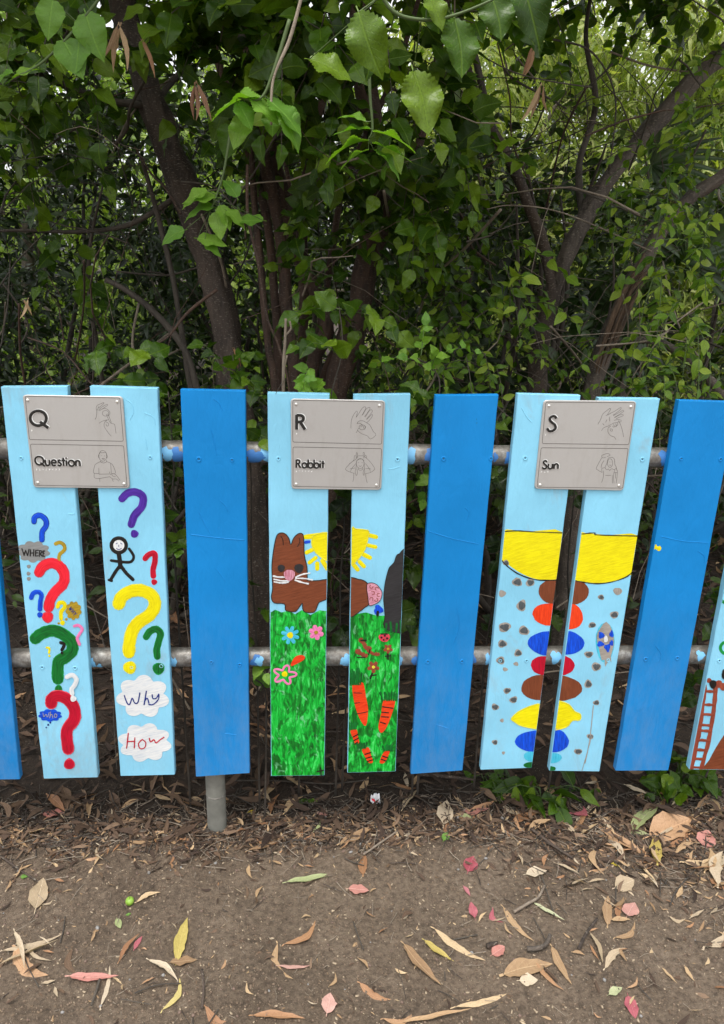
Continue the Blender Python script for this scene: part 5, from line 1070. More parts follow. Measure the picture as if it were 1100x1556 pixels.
# --- 9 bare vines, dead stems, hanging dry bark
def bare(name, label, pts, Y, r, mat, cat='stem', extra=()):
    P0 = wl(pts, Y); t = thing(name, label, cat, tuple(P0[0])); V, Fc = tube(catmull(P0, 6), list(np.interp(np.linspace(0, 1, (len(P0)-1)*6+1), [0, 1], [r, r*.6])), 7, True, .3); obj('stem', V, Fc, mat, t, smooth=True)
    for L_ in extra: V, Fc = tube(catmull(wl(L_, Y), 4), r*.5, 5, True, .3); obj('side_twig', V, Fc, mat, t, smooth=True)
bare('climbing_vine', 'thin reddish vine running down through the centre stems to the fence', [(376, 250), (377, 330), (392, 400), (405, 480), (425, 530), (440, 600), (450, 760)], .55, .0045, B_RED, 'vine')
bare('cut_stem', 'pale cut stem standing over the rabbit board with a split tip', [(430, 640), (431, 560), (433, 520), (434, 484)], .2, .005, B_PALE, 'stem', [[(433, 510), (442, 500), (440, 488)], [(432, 560), (436, 540)]])
bare('thin_vine', 'thin grey stem hanging from the top beside the lime green spray', [(462, -20), (440, 60), (415, 120), (412, 190)], -.25, .0032, B_PALE, 'vine')
bare('dark_sapling', 'dark slender sapling leaning behind the left boards', [(300, 640), (285, 560), (262, 420), (235, 310), (215, 240)], 1.0, .012, B_TWIG, 'sapling')
bare('curved_sapling', 'dark sapling curving up from the left to the leaning trunk', [(310, 640), (285, 540), (240, 480), (190, 440), (160, 425)], .9, .013, B_TWIG, 'sapling')
bare('dead_branch', 'bare reddish dead branch poking left beside the leaning trunk', [(330, 440), (285, 475), (255, 512), (220, 532)], .7, .005, B_RED, 'branch')
bare('long_twig', 'long straight dry twig pointing right above the forked trunk', [(990, 382), (860, 325), (780, 312), (740, 318)], .9, .0028, B_PALE, 'twig')
bare('dry_twig', 'pale dry twig slanting down at the lower right of the bushes', [(1085, 448), (1030, 488), (990, 530), (960, 575)], .45, .0022, B_PALE, 'twig')
bare('hanging_twig', 'fine dark twig arching across the top right', [(840, 60), (900, 80), (935, 150), (925, 260)], 1.0, .0035, B_TWIG, 'twig')
for k in range(60):
    x0, y0 = random.uniform(10, 1090), random.uniform(60, 520); a = random.uniform(0, 3.14); L = random.uniform(90, 260); pts = [(x0+L*t*math.cos(a)+random.uniform(-12, 12), y0+L*t*math.sin(a)+random.uniform(-12, 12)) for t in (0, .33, .66, 1)]
    P0 = wl(pts, (random.uniform(.5, 1.6), random.uniform(.5, 1.8))); V, Fc = tube(catmull(P0, 5), random.uniform(.0015, .005), 5, True, .2); mt = random.choice([B_TWIG, B_TWIG, B_RED, B_PALE]); o = obj('bare_twig', V, Fc, mt, None, True, origin=tuple(P0[0])); lb = {'dark_twig_bark': 'dark', 'reddish_stem_bark': 'reddish', 'pale_dry_twig': 'pale'}[mt.name]+' bare twig among the leaves '+('at the left' if x0 < 300 else 'over the middle boards' if x0 < 650 else 'at the right')+(', near the top' if y0 < 160 else ', well above the fence' if y0 < 320 else ', just above the fence')+(', steep' if 45 < math.degrees(a) % 180 < 135 else ', nearly level'); tag(o, lb, 'twig', lb)
M_DRY = m_leaf('dry_tan_leaf', (.26, .155, .08), (.42, .275, .15), (.54, .39, .23), .1, .7, 5, spots=.3); M_DRYO = m_leaf('dry_orange_leaf', (.26, .125, .06), (.38, .20, .10), (.45, .27, .15), .12, .6, 5, spots=.3)
M_PINK = m_leaf('pink_leaf', (.44, .16, .13), (.52, .26, .22), (.58, .38, .32), .15, .5, 5, spots=.2); M_MAG = m_leaf('magenta_leaf', (.34, .07, .09), (.42, .12, .14), (.46, .17, .19), .15, .45, 5)
M_YEL = m_leaf('yellow_olive_leaf', (.38, .28, .07), (.48, .38, .11), (.52, .42, .16), .12, .55, 5, spots=.4); M_OLV = m_leaf('pale_green_dry_leaf', (.30, .34, .15), (.36, .38, .20), (.42, .42, .26), .12, .55, 5)
M_PALEL = m_leaf('pale_cream_leaf', (.36, .27, .17), (.45, .35, .24), (.54, .44, .32), .1, .65, 5, spots=.3); M_BRN = m_leaf('brown_rotting_leaf', (.07, .038, .022), (.13, .078, .046), (.21, .135, .085), .06, .75, 5, spots=.3)
M_BRNH = m_leaf('hanging_brown_leaf', (.13, .055, .025), (.20, .095, .05), (.26, .14, .08), .1, .7, 5)
M_BRIGHTY = m_leaf('bright_yellow_leaf', (.62, .45, .03), (.68, .52, .05), (.7, .55, .08), .15, .5, 5); M_GRN = m_leaf('fallen_green_leaf', (.12, .25, .04), (.16, .3, .06), (.2, .34, .08), .2, .5, 5)
for (x, y, L, mt, lb) in ((298, 128, 60, M_BRNH, 'dry orange brown bark strip hanging right of the leaning trunk'), (181, 40, 60, M_DRY, 'dry curled leaf hanging before the top of the leaning trunk'), (214, 62, 55, M_DRYO, 'narrow dry leaf hanging beside the top of the leaning trunk'), (812, 70, 55, M_DRYO, 'dry curled leaf hanging right of the big toothed leaves'), (822, 130, 60, M_DRY, 'dry strip hanging among the pale leaves right of centre'), (355, 530, 40, M_DRYO, 'curled dry leaf strips at the foot of the leaning trunk'), (38, 455, 35, M_DRY, 'dry leaf caught in the dark shrub at the left')):
    q = U(x, y, .35 if x < 700 else .6); t = thing('hanging_dry_leaf', lb, 'leaf', tuple(q))
    for k in range(3 if L > 55 else 2):
        ob = bpy.data.objects.new('leaf', leaf_mesh('gum', k, mt)); link(ob, t); s = L*1.9/F*random.uniform(.75, 1); ob.scale = (s*.8, s, s); ob.rotation_euler = (rad(-90)+random.uniform(-.2, .2), random.uniform(-.5, .5), random.uniform(-.4, .4)+ (0)); ob.location = (random.uniform(-.006, .006), random.uniform(-.01, .01), 0)
        ob.rotation_mode = 'XYZ'
# --- 10 plants on the ground under the boards
def ground_plant(label, px, py, n, size, mat, hi, spread, h=.05, seed=0):
    g = Gd(px, py); g[2] = gh(g[0], g[1]); p = Plant('ground_plant', label, 'plant', tuple(g), mat, B_GTWIG, hi, 'broad', None, 80)
    a = RS.uniform(0, 6.28, n); base = g+np.stack([np.cos(a)*spread*RS.uniform(0, .8, n), np.sin(a)*spread*.5*RS.uniform(0, .8, n), np.full(n, h)*RS.uniform(.3, 1, n)], 1)
    d = np.stack([np.cos(a), np.sin(a)*.6-.3, RS.uniform(-.1, .4, n)], 1); p.sprays(base, d, RS.uniform(.04, .09, n), 4, size, .6, face=(0, -.5, .8))
    for i in range(n): p.tw.append((np.array([g, (g+base[i])/2+np.array([0, 0, .015]), base[i]]), np.array([.002, .0018, .0015])))
ground_plant('broad leaved green sprig lying on the litter under the sun boards', 822, 1212, 11, .085, L_BROAD, 'ovate', .11, .05)
ground_plant('ivy-like green plant on the ground below the ladder board', 1030, 1195, 13, .058, L_BROAD, 'broad', .11, .07)
ground_plant('small green leaves at the foot of the board left of the sun', 735, 1185, 4, .045, L_BROAD, 'broad', .04, .04)
ground_plant('few green leaves on the ground below the rabbit boards', 455, 1225, 3, .022, L_BROAD, 'broad', .05, .01)
finish_plants()
# the tangle of dead twigs nobody could count, through the whole thicket
for mt, n, ylo, yhi in ((B_TWIG, 420, .5, 2.6), (B_PALE, 110, .4, 1.8), (B_RED, 130, .4, 2.0)):
    VV = []; FF = []; o = 0
    for _ in range(n):
        y = random.uniform(ylo, yhi); q = np.array([random.uniform(-1, 1)*(.55*(y+1.65))+.1, y, random.uniform(.05, 2.3)]); L = random.uniform(.2, .8); d = np.array([random.gauss(0, .7), random.gauss(0, .5), random.gauss(.35, .6)]); d /= np.linalg.norm(d)
        pts = [q]
        for i in range(5): d = d+np.array([random.gauss(0, .14), random.gauss(0, .14), random.gauss(-.05, .14)]); d /= np.linalg.norm(d); pts.append(pts[-1]+d*L/5)
        v, f = tube(pts, list(np.linspace(1, .4, 6)*random.choice([.001, .0015, .002, .0035])), 4, False); VV.append(np.array(v)); FF.append(np.array(f)+o); o += len(v)
    me = fast_mesh('twig_tangle', np.concatenate(VV), np.concatenate(FF), mt, True); ob = bpy.data.objects.new('twig_tangle', me); COL.objects.link(ob); ob['kind'] = 'stuff'; ob['label'] = 'tangle of thin dead twigs through the thicket'
# ------------------------------------------------------------------ THE GROUND'S LITTER
def put(name, label, cat, kind, k, mat, px, py, Lpx, ang, group=None, wsc=1.0, tilt=.12, lift=.002, curl=1.0):
    """a leaf centred on this spot of the path; Lpx its length in the photograph, ang its direction seen there"""
    c = Gd(px, py); a2 = Gd(px+Lpx/2*math.cos(rad(ang)), py-Lpx/2*math.sin(rad(ang))); a1 = Gd(px-Lpx/2*math.cos(rad(ang)), py+Lpx/2*math.sin(rad(ang)))
    d = (a2-a1)[:2]; L = np.hypot(*d); th = math.atan2(d[1], d[0])-math.pi/2
    o = bpy.data.objects.new(name, leaf_mesh(kind, k, mat)); COL.objects.link(o)
    st = -L/2; o.location = (c[0]+st*math.cos(th+math.pi/2), c[1]+st*math.sin(th+math.pi/2), gh2(c[0], c[1])+lift+L*.02)
    o.rotation_euler = (random.uniform(-tilt, tilt)*.3, random.uniform(-tilt, tilt)*2.2, th); o.scale = (L*wsc, L, L*curl)
    if label: tag(o, label, cat, group)
    return o
FL = [  # px py len angle kind k material width label
 (82, 1239, 34, 0, 'round', 0, M_PINK, 1, 'pink oval leaf lying below the where-cloud board'), (12, 1264, 40, 170, 'gum', 1, M_DRYO, 1.2, 'orange tan curved leaf cut by the left edge'), (60, 1360, 46, 75, 'round', 1, M_PALEL, .8, 'pale papery leaf upright at the left, left of the green fruit'),
 (71, 1359, 11, 30, 'round', 0, M_DRYO, 1, 'tiny orange leaf scrap on the pale papery leaf'), (226, 1363, 40, 22, 'gum', 2, M_DRY, 1.3, 'tan leaf just right of the green fruit'), (277, 1427, 68, 76, 'gum', 4, M_YEL, 1.5, 'large yellow olive lance leaf standing upright below the post'),
 (279, 1461, 42, 6, 'round', 0, M_DRY, .7, 'greyish tan leaf at the foot of the yellow olive leaf'), (143, 1485, 76, 1, 'gum', 0, M_PINK, 1, 'long salmon pink lance leaf at the lower left'), (160, 1497, 66, 78, 'gum', 1, M_PALEL, .6, 'thin pale leaf strip crossing the salmon pink leaf'),
 (48, 1462, 66, -40, 'gum', 1, M_DRYO, 1.7, 'broad spotted tan leaf under the pale bark shreds at the left'), (210, 1431, 24, 58, 'gum', 4, M_MAG, 2, 'small crimson leaf left of the yellow olive leaf'), (197, 1441, 52, 52, 'gum', 2, M_DRYO, 1, 'pinkish tan curled leaf under the small crimson leaf'),
 (116, 1460, 42, -72, 'gum', 3, M_BRN, 1.2, 'brown curled leaf upright above the salmon pink leaf'), (248, 1477, 56, -36, 'gum', 2, M_PALEL, 1, 'ragged pale leaf slanting left of the grey tan leaf'), (260, 1512, 56, 62, 'gum', 3, M_YEL, 1.1, 'curved yellow leaf below the ragged pale leaf'),
 (347, 1540, 74, -14, 'gum', 3, M_DRYO, 1.5, 'big curved tan leaf at the bottom left of centre'), (456, 1416, 60, 38, 'gum', 3, M_DRYO, 1.2, 'curved orange leaf left of centre on the bare soil'), (433, 1461, 58, -66, 'gum', 3, M_DRY, 1.3, 'curved tan leaf below the curved orange leaf'),
 (449, 1467, 52, 2, 'gum', 1, M_PINK, .9, 'narrow pink and tan leaf crossing the curved tan leaf'), (499, 1528, 30, 80, 'round', 2, M_PINK, 1.2, 'crumpled pink leaf at the bottom centre'), (424, 1546, 80, -3, 'gum', 4, M_DRYO, 1, 'long pinkish tan leaf along the bottom left of centre'),
 (408, 1279, 68, 26, 'gum', 1, M_DRY, 1, 'tan lance leaf on the soil right of the post'), (475, 1333, 80, 11, 'gum', 0, M_OLV, .8, 'pale olive lance leaf lying level in the centre'), (269, 1278, 32, -45, 'gum', 3, M_DRY, 1, 'small curved tan leaf left of the post foot'),
 (382, 1235, 14, 10, 'round', 0, M_BRIGHTY, 1, 'small bright yellow leaf right of the post foot'), (490, 1241, 18, -20, 'round', 1, M_PINK, 1.2, 'small pink leaf below the left rabbit board'), (480, 1253, 26, 75, 'gum', 3, M_OLV, 1.3, 'small pale curved leaf beside the small pink leaf'),
 (545, 1356, 32, -8, 'round', 0, M_PINK, .9, 'pink leaf on bare soil in the centre'), (505, 1279, 50, 8, 'gum', 2, M_DRY, 1.3, 'pale tan leaf curled below the left rabbit board'), (543, 1272, 60, 28, 'gum', 0, M_DRY, 1.2, 'tan lance leaf left of the forked twigs'),
 (553, 1315, 34, 85, 'gum', 4, M_DRYO, 2, 'flat orange tan bark flake under the tan lance leaf'), (180, 1403, 16, -70, 'round', 0, M_OLV, .8, 'small grey green leaf below the green fruit'), (195, 1388, 9, 20, 'round', 0, M_GRN, 1, 'tiny lime scrap just below the green fruit'), (37, 1333, 12, 0, 'round', 0, M_GRN, 1, 'tiny green leaf by a thin twig at the left'),
 (146, 1254, 8, 0, 'round', 0, M_DRYO, 1, 'tiny orange flake near the first boards'), (215, 1280, 40, 10, 'gum', 3, M_DRY, 1.2, 'tan leaf lying left of the post'), (112, 1275, 44, 65, 'gum', 3, M_BRN, 1, 'brown curved leaf below the pink oval leaf'),
 (676, 1240, 36, 82, 'round', 1, M_PALEL, .8, 'pale upright leaf below the gap right of the rabbit boards'), (680, 1262, 28, 90, 'gum', 4, M_DRYO, 1.8, 'orange stub of leaf under the pale upright leaf'), (677, 1276, 14, 60, 'round', 0, M_GRN, 1, 'tiny green leaf under the orange stub'),
 (722, 1235, 42, 12, 'round', 0, M_PINK, .7, 'dusky pink leaf below the dark board right of the rabbits'), (707, 1245, 22, -10, 'round', 1, M_OLV, .8, 'pale green scrap left of the dusky pink leaf'), (715, 1316, 26, 70, 'round', 0, M_MAG, 1, 'oval magenta leaf on bare soil right of centre'),
 (718, 1386, 24, 105, 'round', 1, M_MAG, .8, 'small magenta leaf below the oval magenta leaf'), (757, 1392, 26, -50, 'gum', 3, M_MAG, 2.2, 'curved pink leaf right of the small magenta leaf'), (709, 1357, 18, -55, 'gum', 4, M_MAG, 2, 'thin magenta leaf between the two magenta ovals'), (798, 1245, 42, 22, 'gum', 4, M_DRYO, 2.1, 'orange red leaf below the gap left of the sun boards'),
 (873, 1229, 28, 25, 'gum', 3, M_MAG, 2.6, 'rose red curled leaf beside the green sprig'), (815, 1328, 32, 8, 'round', 1, M_PALEL, .9, 'pale heart shaped leaf with a stalk in the right litter'), (949, 1343, 30, 20, 'round', 2, M_PALEL, 1.2, 'pale round leaf in the litter at the right'), (959, 1380, 24, 60, 'round', 0, M_PINK, 1.2, 'pale pink leaf below the pale round leaf'),
 (924, 1382, 46, 88, 'gum', 4, M_DRY, 1.6, 'tan lance leaf upright left of the pale pink leaf'), (935, 1312, 20, -25, 'gum', 4, M_BRIGHTY, 2.4, 'bright yellow leaf in the right litter'), (983, 1243, 62, 42, 'gum', 4, M_OLV, 1.5, 'pale green lance leaf slanting up at the right'), (968, 1263, 48, -8, 'gum', 0, M_OLV, 1.4, 'dull green leaf under the pale green lance leaf'),
 (1018, 1260, 66, 20, 'round', 2, M_DRYO, .9, 'large crumpled brown leaf at the right'), (948, 1278, 92, -30, 'gum', 0, M_DRYO, 1.3, 'long strip of orange tan bark at the right'), (998, 1291, 42, 92, 'gum', 4, M_YEL, 1.9, 'yellow olive leaf upright under the crumpled brown leaf'), (935, 1290, 46, -50, 'gum', 2, M_PALEL, 1.4, 'pale curled leaf along the long bark strip'),
 (1073, 1277, 26, 80, 'round', 1, M_PINK, 1.1, 'pale pink leaf near the right edge'), (1092, 1241, 26, -10, 'round', 0, M_PINK, .9, 'pink leaf at the right edge near the litter top'), (1094, 1322, 50, 82, 'gum', 2, M_PALEL, 1.5, 'pale upright leaf at the right edge'), (1090, 1345, 30, -40, 'round', 1, M_DRYO, 1, 'pinkish tan leaf at the right edge'), (1085, 1410, 62, 62, 'gum', 3, M_PALEL, 1.3, 'curved cream leaf at the right edge'),
 (757, 1447, 22, 30, 'round', 2, M_PINK, 1.3, 'crumpled pink leaf above the big spotted tan leaf'), (803, 1474, 78, 13, 'gum', 4, M_DRY, 2.2, 'big spotted tan leaf at the lower right'), (803, 1491, 28, 0, 'round', 1, M_PALEL, 1.1, 'grey tan leaf tucked under the big spotted tan leaf'), (853, 1468, 66, -62, 'gum', 0, M_DRY, 1.1, 'tan lance leaf right of the big spotted tan leaf'),
 (835, 1485, 60, -45, 'gum', 1, M_DRYO, 1, 'narrow orange leaf behind the big spotted tan leaf'), (641, 1468, 86, -48, 'gum', 0, M_DRY, 1.1, 'long tan lance leaf slanting down right of the bottom centre'), (698, 1438, 92, -32, 'gum', 1, M_DRY, .8, 'long thin tan leaf above the yellow lance leaf'), (667, 1447, 56, -35, 'gum', 0, M_YEL, 1.1, 'yellow lance leaf slanting right of the bottom centre'),
 (787, 1405, 70, -48, 'gum', 1, M_DRY, .9, 'thin tan leaf right of the curved pink leaf'), (834, 1388, 56, -30, 'gum', 0, M_OLV, .7, 'thin yellow green leaf among the twigs at the right'), (960, 1530, 36, -72, 'round', 0, M_MAG, .9, 'magenta pink leaf at the bottom right'), (935, 1508, 22, 25, 'round', 1, M_OLV, .8, 'cream scrap of leaf above the magenta pink leaf'),
 (1018, 1480, 34, -45, 'gum', 0, M_DRY, 1, 'small tan lance leaf at the lower right'), (740, 1518, 100, 18, 'gum', 1, M_DRY, .5, 'long ragged pale leaf along the bottom right of centre'), (570, 1506, 54, -28, 'gum', 1, M_DRYO, 1.5, 'orange tan leaf at the bottom centre'), (606, 1544, 50, 15, 'gum', 3, M_DRYO, 1.2, 'orange leaf at the bottom edge right of centre'), (664, 1546, 110, 10, 'gum', 0, M_DRY, .4, 'long pale leaf along the bottom edge right of centre'),
 (905, 1442, 52, -70, 'gum', 2, M_PALEL, .9, 'thin curled pale leaf left of the cream scraps'), (935, 1455, 44, 45, 'gum', 2, M_PALEL, 1.2, 'folded cream leaf at the lower right'), (950, 1410, 40, 40, 'gum', 3, M_DRY, 1, 'ragged tan leaf below the upright tan leaf'), (870, 1305, 56, -20, 'gum', 1, M_BRN, 1, 'brown leaf by the stick in the right litter'), (990, 1312, 40, -10, 'gum', 2, M_DRYO, 1.2, 'orange flake below the yellow olive leaf'), (820, 1258, 44, 30, 'gum', 2, M_DRY, 1.3, 'tan leaf below the orange red leaf')]
for k, (px, py, L, a, kd, i, m, ws, lb) in enumerate(FL): put('fallen_leaf', lb, 'leaf', kd, i, m, px, py, L, a, wsc=ws*.95, lift=.004 if k % 2 else .002)
M_MULCH = m_leaf('shaded_mulch_leaf', (.025, .013, .008), (.06, .034, .02), (.11, .068, .042), .04, .8, 5)  # rotted leaf brown, deepened to carry the shade behind the fence
COLW = {'dry_tan_leaf': 'tan', 'dry_orange_leaf': 'orange', 'pale_cream_leaf': 'cream', 'brown_rotting_leaf': 'dark brown'}
def WHERE(px): return 'near the question marks' if px < 270 else 'near the post' if px < 405 else 'near the rabbit boards' if px < 625 else 'right of the rabbits' if px < 725 else 'near the sun boards' if px < 920 else 'near the right edge'
# counted litter in zones
Z = [((5, 1105, 1188, 1232), 62, [M_BRN, M_BRN, M_DRYO, M_DRY, M_DRY, M_PALEL], (16, 44), 'gum leaf in litter under the fence', 'gum leaves in the litter under the boards'),
 ((860, 1105, 1225, 1345), 50, [M_DRY, M_DRYO, M_PALEL, M_BRN, M_DRY], (18, 46), 'dry gum leaf in the thick litter at the right', 'gum leaves in the thick litter at the right'),
 ((0, 1100, 1240, 1550), 60, [M_DRY, M_DRYO, M_PALEL, M_DRY], (12, 26), 'leaf scrap on bare soil', 'small leaf scraps on the bare soil'),
 ((880, 1100, 1345, 1550), 16, [M_DRY, M_PALEL, M_DRYO], (14, 30), 'small tan leaf on the soil at the lower right', 'small leaves at the lower right')]
for (x0, x1, y0, y1), n, ms, (l0, l1), lb, gr in Z:
    for k in range(n):
        m = random.choice(ms); k_at = 'right' not in lb; px, py = random.uniform(x0, x1), random.uniform(y0, y1); cw = COLW[m.name]; wh = WHERE(px)
        an = random.uniform(-80, 80); lb2 = cw+' '+('level ' if abs(an) < 27 else 'slanting ' if abs(an) < 54 else 'steep ')+lb.replace('dry ', '').replace('small ', '')
        L = random.uniform(l0, l1); lb3 = ('big ' if L > l0+(l1-l0)*.67 else 'medium ' if L > l0+(l1-l0)*.33 else 'little ')+(lb2+' '+wh if k_at else lb2)
        put('fallen_leaf', lb3, 'leaf', 'gum', random.randrange(5), m, px, py, L, an, lb3+' group', random.uniform(.8, 1.6), .3, .006)
# leaves behind the fence seen through the gaps
gaps = [(20, 64), (122, 176), (252, 296), (378, 412), (496, 532), (604, 655), (706, 780), (812, 862), (915, 985), (1018, 1090)]
for (a, b_) in gaps:
    for k in range(9):
        y = random.uniform(780, 1180); m = random.choice([M_BRN, M_BRN, M_DRYO, M_BRN, M_DRY]); lb = COLW[m.name]+' dead leaf on the mulch behind the fence, '+WHERE((a+b_)/2); put('fallen_leaf', lb, 'leaf', 'gum', random.randrange(5), m, random.uniform(a, b_), y, random.uniform(16, 34), random.uniform(-60, 60), lb.replace(' leaf', ' leaves'), 1.5, .4, .012)
def scatter(name, n, xr, yr, kinds, mats_sz, tilt=.35, lift=.004, dens=None, kind='gumlo', wsc=1.3):
    """uncountable bits: one mesh for each material"""
    for mt, sh, s0, s1 in mats_sz:
        m = int(n*sh); VV = []; TT = []; RRn = []; UU = []; o = 0
        for _ in range(m):
            for _t in range(20):
                x = random.uniform(*xr); y = random.uniform(*yr)
                if dens is None or random.random() < dens(x, y): break
            V, T, UV = TM[kind][random.randrange(len(TM[kind]))]; s = random.uniform(s0, s1); th = random.uniform(0, 6.283)
            R = Matrix.Rotation(th, 3, 'Z') @ Matrix.Rotation(random.uniform(-tilt, tilt), 3, 'X') @ Matrix.Rotation(random.uniform(-tilt, tilt)*1.6, 3, 'Y'); R = np.array(R)
            W_ = (V*np.array([wsc, 1, 1])*s)@R.T+np.array([x, y, gh2(x, y)+lift+s*.06*random.random()])
            VV.append(W_); TT.append(T+o); o += len(V); RRn.append(np.full(len(V), random.random())); UU.append(UV)
        if VV:
            me = fast_mesh(name, np.concatenate(VV), np.concatenate(TT), mt, True, np.concatenate(RRn), np.concatenate(UU)); ob = bpy.data.objects.new(name, me); COL.objects.link(ob); ob['kind'] = 'stuff'
            ob['label'] = 'fine dry leaf litter'
def d_fence(x, y):           # thick under the boards, thin on the path
    e = .05+.05*noise.noise(Vector((x*2.2, 0, 4)))+.05*noise.noise(Vector((x*9, y*9, 4)))+(.22 if x > .75 else 0)*min(1, (x-.75)/.5 if x > .75 else 0)
    return 1.0 if y > -.02 else max(.012, math.exp(-(-y/max(.025, e))**1.3))
scatter('leaf_litter', 14000, (-2.4, 2.9), (.0, 5.0), None, [(M_MULCH, .78, .035, .09), (M_BRN, .16, .03, .075), (M_DRY, .06, .03, .075)], .5, .008, lambda x, y: 1/(1+.35*y))
scatter('leaf_litter', 6800, (-1.4, 1.7), (-.75, .08), None, [(M_MULCH, .34, .012, .05), (M_BRN, .38, .012, .05), (M_DRY, .17, .01, .036), (M_DRYO, .07, .01, .036), (M_PALEL, .03, .008, .03)], .4, .003, d_fence)
scatter('leaf_litter', 1500, (-1.4, 1.7), (-.95, .05), None, [(M_DRY, .35, .005, .016), (M_PALEL, .25, .004, .011), (M_BRN, .4, .005, .018)], .3, .001)
# wood chips, specks and gum nuts
def bits(name, n, xr, yr, mats_, s0, s1, asp, dens=None, label='', round_=False):
    for mt, sh in mats_:
        VV = []; FF = []; o = 0
        if round_:
            bm = bmesh.new(); bmesh.ops.create_icosphere(bm, subdivisions=1, radius=.5); BV = np.array([v.co[:] for v in bm.verts]); BF = np.array([[v.index for v in f.verts] for f in bm.faces]); bm.free()
        else:
            BV = np.array([(-.5, -.5, -.5), (.5, -.4, -.5), (.5, .5, -.5), (-.4, .5, -.5), (-.4, -.5, .4), (.4, -.4, .5), (.5, .4, .3), (-.5, .4, .5)]); BF = np.array([(0, 1, 5), (0, 5, 4), (1, 2, 6), (1, 6, 5), (2, 3, 7), (2, 7, 6), (3, 0, 4), (3, 4, 7), (4, 5, 6), (4, 6, 7)])
        for _ in range(int(n*sh)):
            for _t in range(20):
                x = random.uniform(*xr); y = random.uniform(*yr)
                if dens is None or random.random() < dens(x, y): break
            s = s0+(s1-s0)*random.random()**2.2; R = np.array(Matrix.Rotation(random.uniform(0, 6.28), 3, 'Z') @ Matrix.Rotation(random.uniform(-.35, .35), 3, 'Y'))
            W_ = (BV*np.array([s*random.uniform(*asp), s*random.uniform(.7, 1), s*(random.uniform(.6, .9) if round_ else random.uniform(.25, .5))]))@R.T+np.array([x, y, gh2(x, y)+s*.15])
            VV.append(W_); FF.append(BF+o); o += len(BV)
        me = fast_mesh(name, np.concatenate(VV), np.concatenate(FF), mt, round_); ob = bpy.data.objects.new(name, me); COL.objects.link(ob); ob['kind'] = 'stuff'; ob['label'] = label
M_CHIP = m_simple('pale_wood_chip', (.36, .28, .19), .8, 0, .35, 90); M_CHIPD = m_simple('dark_wood_chip', (.16, .11, .07), .85, 0, .4, 90); M_NUT = m_simple('brown_gum_nut', (.15, .10, .075), .7, 0, .35, 60); M_STN = m_simple('small_grey_stone', (.24, .23, .22), .75, 0, .3, 60)
bits('soil_speck', 11000, (-1.3, 1.6), (-.95, .05), [(M_CHIP, .38), (M_CHIPD, .62)], .0009, .0046, (.7, 2.4), None, 'tiny pale and dark wood chips on the soil')
bits('soil_crumb', 15000, (-1.3, 1.6), (-.95, .1), [(m_simple('soil_crumb', (.165, .118, .082), .95, 0, .35, 80), 1.0)], .002, .008, (.8, 1.3), None, 'crumbs of soil', True)
bits('gum_nut', 2200, (-1.3, 1.6), (-.6, .1), [(M_NUT, .85), (M_STN, .15)], .004, .011, (.9, 1.4), lambda x, y: d_fence(x, y)*.8+.05, 'small gum nuts and stones in the litter', True)
# fine straw-like twigs
def straws(n, xr, yr, dens, mt, L0, L1, r):
    VV = []; FF = []; o = 0
    for _ in range(n):
        for _t in range(20):
            x = random.uniform(*xr); y = random.uniform(*yr)
            if dens is None or random.random() < dens(x, y): break
        th = random.uniform(0, 6.28); L = L0+(L1-L0)*random.random()**2; z = gh2(x, y)+.002+random.random()*.006; bnd = random.uniform(-.2, .2)
        pts = [(x+L*t*math.cos(th+bnd*t), y+L*t*math.sin(th+bnd*t), z+random.uniform(-.001, .003)) for t in (-.5, 0, .5)]; v, f = tube(pts, r*random.uniform(.6, 1.3), 4, False)
        VV.append(np.array(v)); FF.append(np.array(f)+o); o += len(v)
    me = fast_mesh('straw', np.concatenate(VV), np.concatenate(FF), mt, True); ob = bpy.data.objects.new('fine_straw', me); COL.objects.link(ob); ob['kind'] = 'stuff'; ob['label'] = 'fine dry stalks and straw in the litter'
straws(1500, (-1.4, 1.7), (-.7, .15), d_fence, B_PALE, .015, .08, .001); straws(1600, (-1.4, 1.7), (-.7, .15), d_fence, B_BROWN, .015, .09, .0012); straws(900, (-1.4, 1.7), (-.6, .2), d_fence, B_TWIG, .02, .12, .0014); straws(1500, (-2.4, 2.8), (.1, 3), None, B_TWIG, .03, .22, .002); straws(700, (-1.3, 1.6), (-.95, 0), None, B_PALE, .008, .035, .0006)
# sticks that can be told apart
def stick(label, pts, r, mat, name='stick', z0=.006):
    C = catmull([Gd(*p) for p in pts], 5); C = [np.array([c[0], c[1], gh(c[0], c[1])+r+z0]) for c in C]; V, Fc = tube(C, list(np.linspace(r, r*.7, len(C))), 8, True, .35)
    tag(obj(name, V, Fc, mat, None, True, origin=tuple(C[0])), label, 'stick')
stick('thin upright stick at the bottom beside the curved tan leaf', [(307, 1478), (310, 1505), (307, 1538)], .0035, B_BROWN)
stick('short dark stick crossing under the thin pale strip', [(152, 1492), (146, 1512), (139, 1532)], .003, B_TWIG)
stick('thick curved stick above the big spotted tan leaf', [(800, 1446), (815, 1446), (828, 1440), (835, 1426)], .006, B_GREY)
stick('short thick stick left of the curved stick', [(739, 1444), (755, 1438)], .006, B_BROWN)
stick('dark straight stick at the lower right', [(878, 1447), (890, 1422), (907, 1398)], .0042, B_BROWN)
stick('pale forked stick right of the curved pink leaf', [(780, 1391), (800, 1380), (818, 1368), (826, 1352)], .0042, B_PALE)
stick('long grey stick slanting in the right litter', [(806, 1264), (835, 1285), (870, 1306)], .0045, B_BROWN)
stick('thin twig falling from the pale heart shaped leaf', [(822, 1334), (832, 1365), (842, 1395)], .002, B_TWIG)
stick('long twig lying under the sun boards', [(636, 1183), (680, 1186), (722, 1190)], .006, B_BROWN)
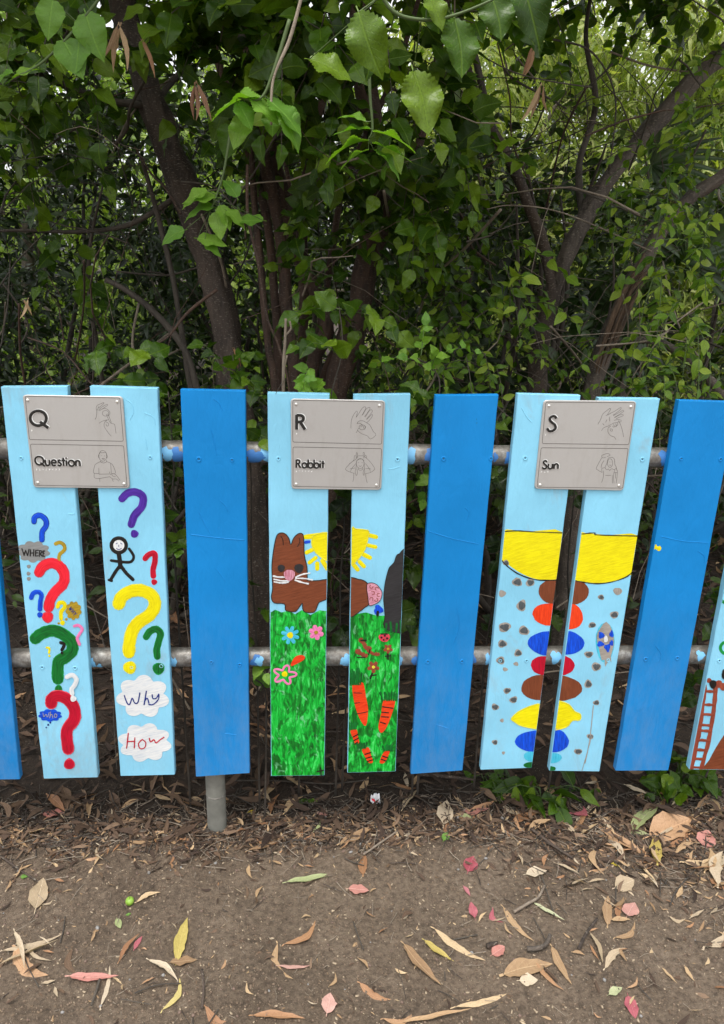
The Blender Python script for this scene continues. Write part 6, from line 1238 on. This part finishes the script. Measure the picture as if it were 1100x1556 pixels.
stick('thin twig at the left by the green scrap', [(0, 1305), (30, 1325), (57, 1342)], .0028, B_BROWN)
stick('thin twig across the bottom left of centre', [(205, 1514), (235, 1502), (275, 1498)], .0016, B_TWIG)
stick('twig ending by the tan leaves below the left rabbit board', [(552, 1304), (580, 1285), (606, 1266)], .003, B_PALE)
stick('twig under the litter left of the white tissue', [(350, 1192), (420, 1190), (500, 1196), (560, 1190)], .003, B_TWIG)
stick('thin twig at the right under the round pale leaf', [(1018, 1375), (1030, 1350), (1062, 1318)], .0022, B_TWIG)
for k, (a, b_) in enumerate([((0, 1470), (90, 1428)), ((5, 1448), (95, 1422)), ((22, 1418), (40, 1480)), ((40, 1440), (78, 1462)), ((60, 1425), (80, 1440))]):
    L = math.hypot(b_[0]-a[0], b_[1]-a[1]); an = math.degrees(math.atan2(-(b_[1]-a[1]), b_[0]-a[0])); put('bark_shred', 'pale stringy bark shred in the tuft at the left', 'bark', 'gum', k % 5, M_PALEL, (a[0]+b_[0])/2, (a[1]+b_[1])/2, L, an, 'pale bark shreds in the tuft at the left', .55, .2, .008)
# the green fruit
def fruit():
    c = Gd(197, 1371); r = .0105; c = np.array([c[0], c[1], gh(c[0], c[1])+r*.9]); t = thing('green_fruit', 'small green plum lying on the soil left of the post', 'fruit', tuple(c))
    bm = bmesh.new(); bmesh.ops.create_uvsphere(bm, u_segments=20, v_segments=14, radius=r)
    for v in bm.verts:
        q = v.co.normalized(); k = 1-.16*max(0, q.z-.75)*4+.03*q.x; v.co *= k
    s = N('green_fruit_skin'); nz = s.noise(s.coord(), 120, 3); s.col(s.ramp(nz, [(.35, (.16, .30, .03)), (.62, (.26, .42, .06)), (.8, (.24, .14, .06))])); s.rough(.3)
    me = bpy.data.meshes.new('skin'); bm.to_mesh(me); bm.free(); me.materials.append(s.m); me.polygons.foreach_set('use_smooth', [True]*len(me.polygons)); o = bpy.data.objects.new('skin', me); link(o, t)
    V, Fc = tube([c+np.array([0, 0, r*.75]), c+np.array([.002, -.001, r*1.25])], .0008, 5); obj('stalk', V, Fc, B_TWIG, t)
fruit()
# crumpled white paper with a red mark
def scrap():
    c = Gd(570, 1222); c = np.array([c[0], c[1], gh(c[0], c[1])]); n = 9; V = []; Fc = []; mi = []
    for j in range(n):
        for i in range(n):
            u, v = i/(n-1)-.5, j/(n-1)-.5; V.append(c+np.array([u*.032*(1-.4*abs(v)), v*.028, .008+.012*noise.noise(Vector((u*3, v*3, 1)))*2+(.03*max(0, v)**1*1.1 if abs(u) < .2 else 0)]))
    for j in range(n-1):
        for i in range(n-1): Fc.append((j*n+i, j*n+i+1, (j+1)*n+i+1, (j+1)*n+i)); mi.append(1 if j in (2, 3) and i in (1, 2, 3, 5) else 0)
    o = obj('paper_scrap', V, Fc, [m_simple('white_tissue', (.72, .72, .74), .6, 0, .05), P['red']], None, True, origin=tuple(c), mi=mi); tag(o, 'crumpled white paper scrap with red print below the rabbit boards', 'litter')
scrap()
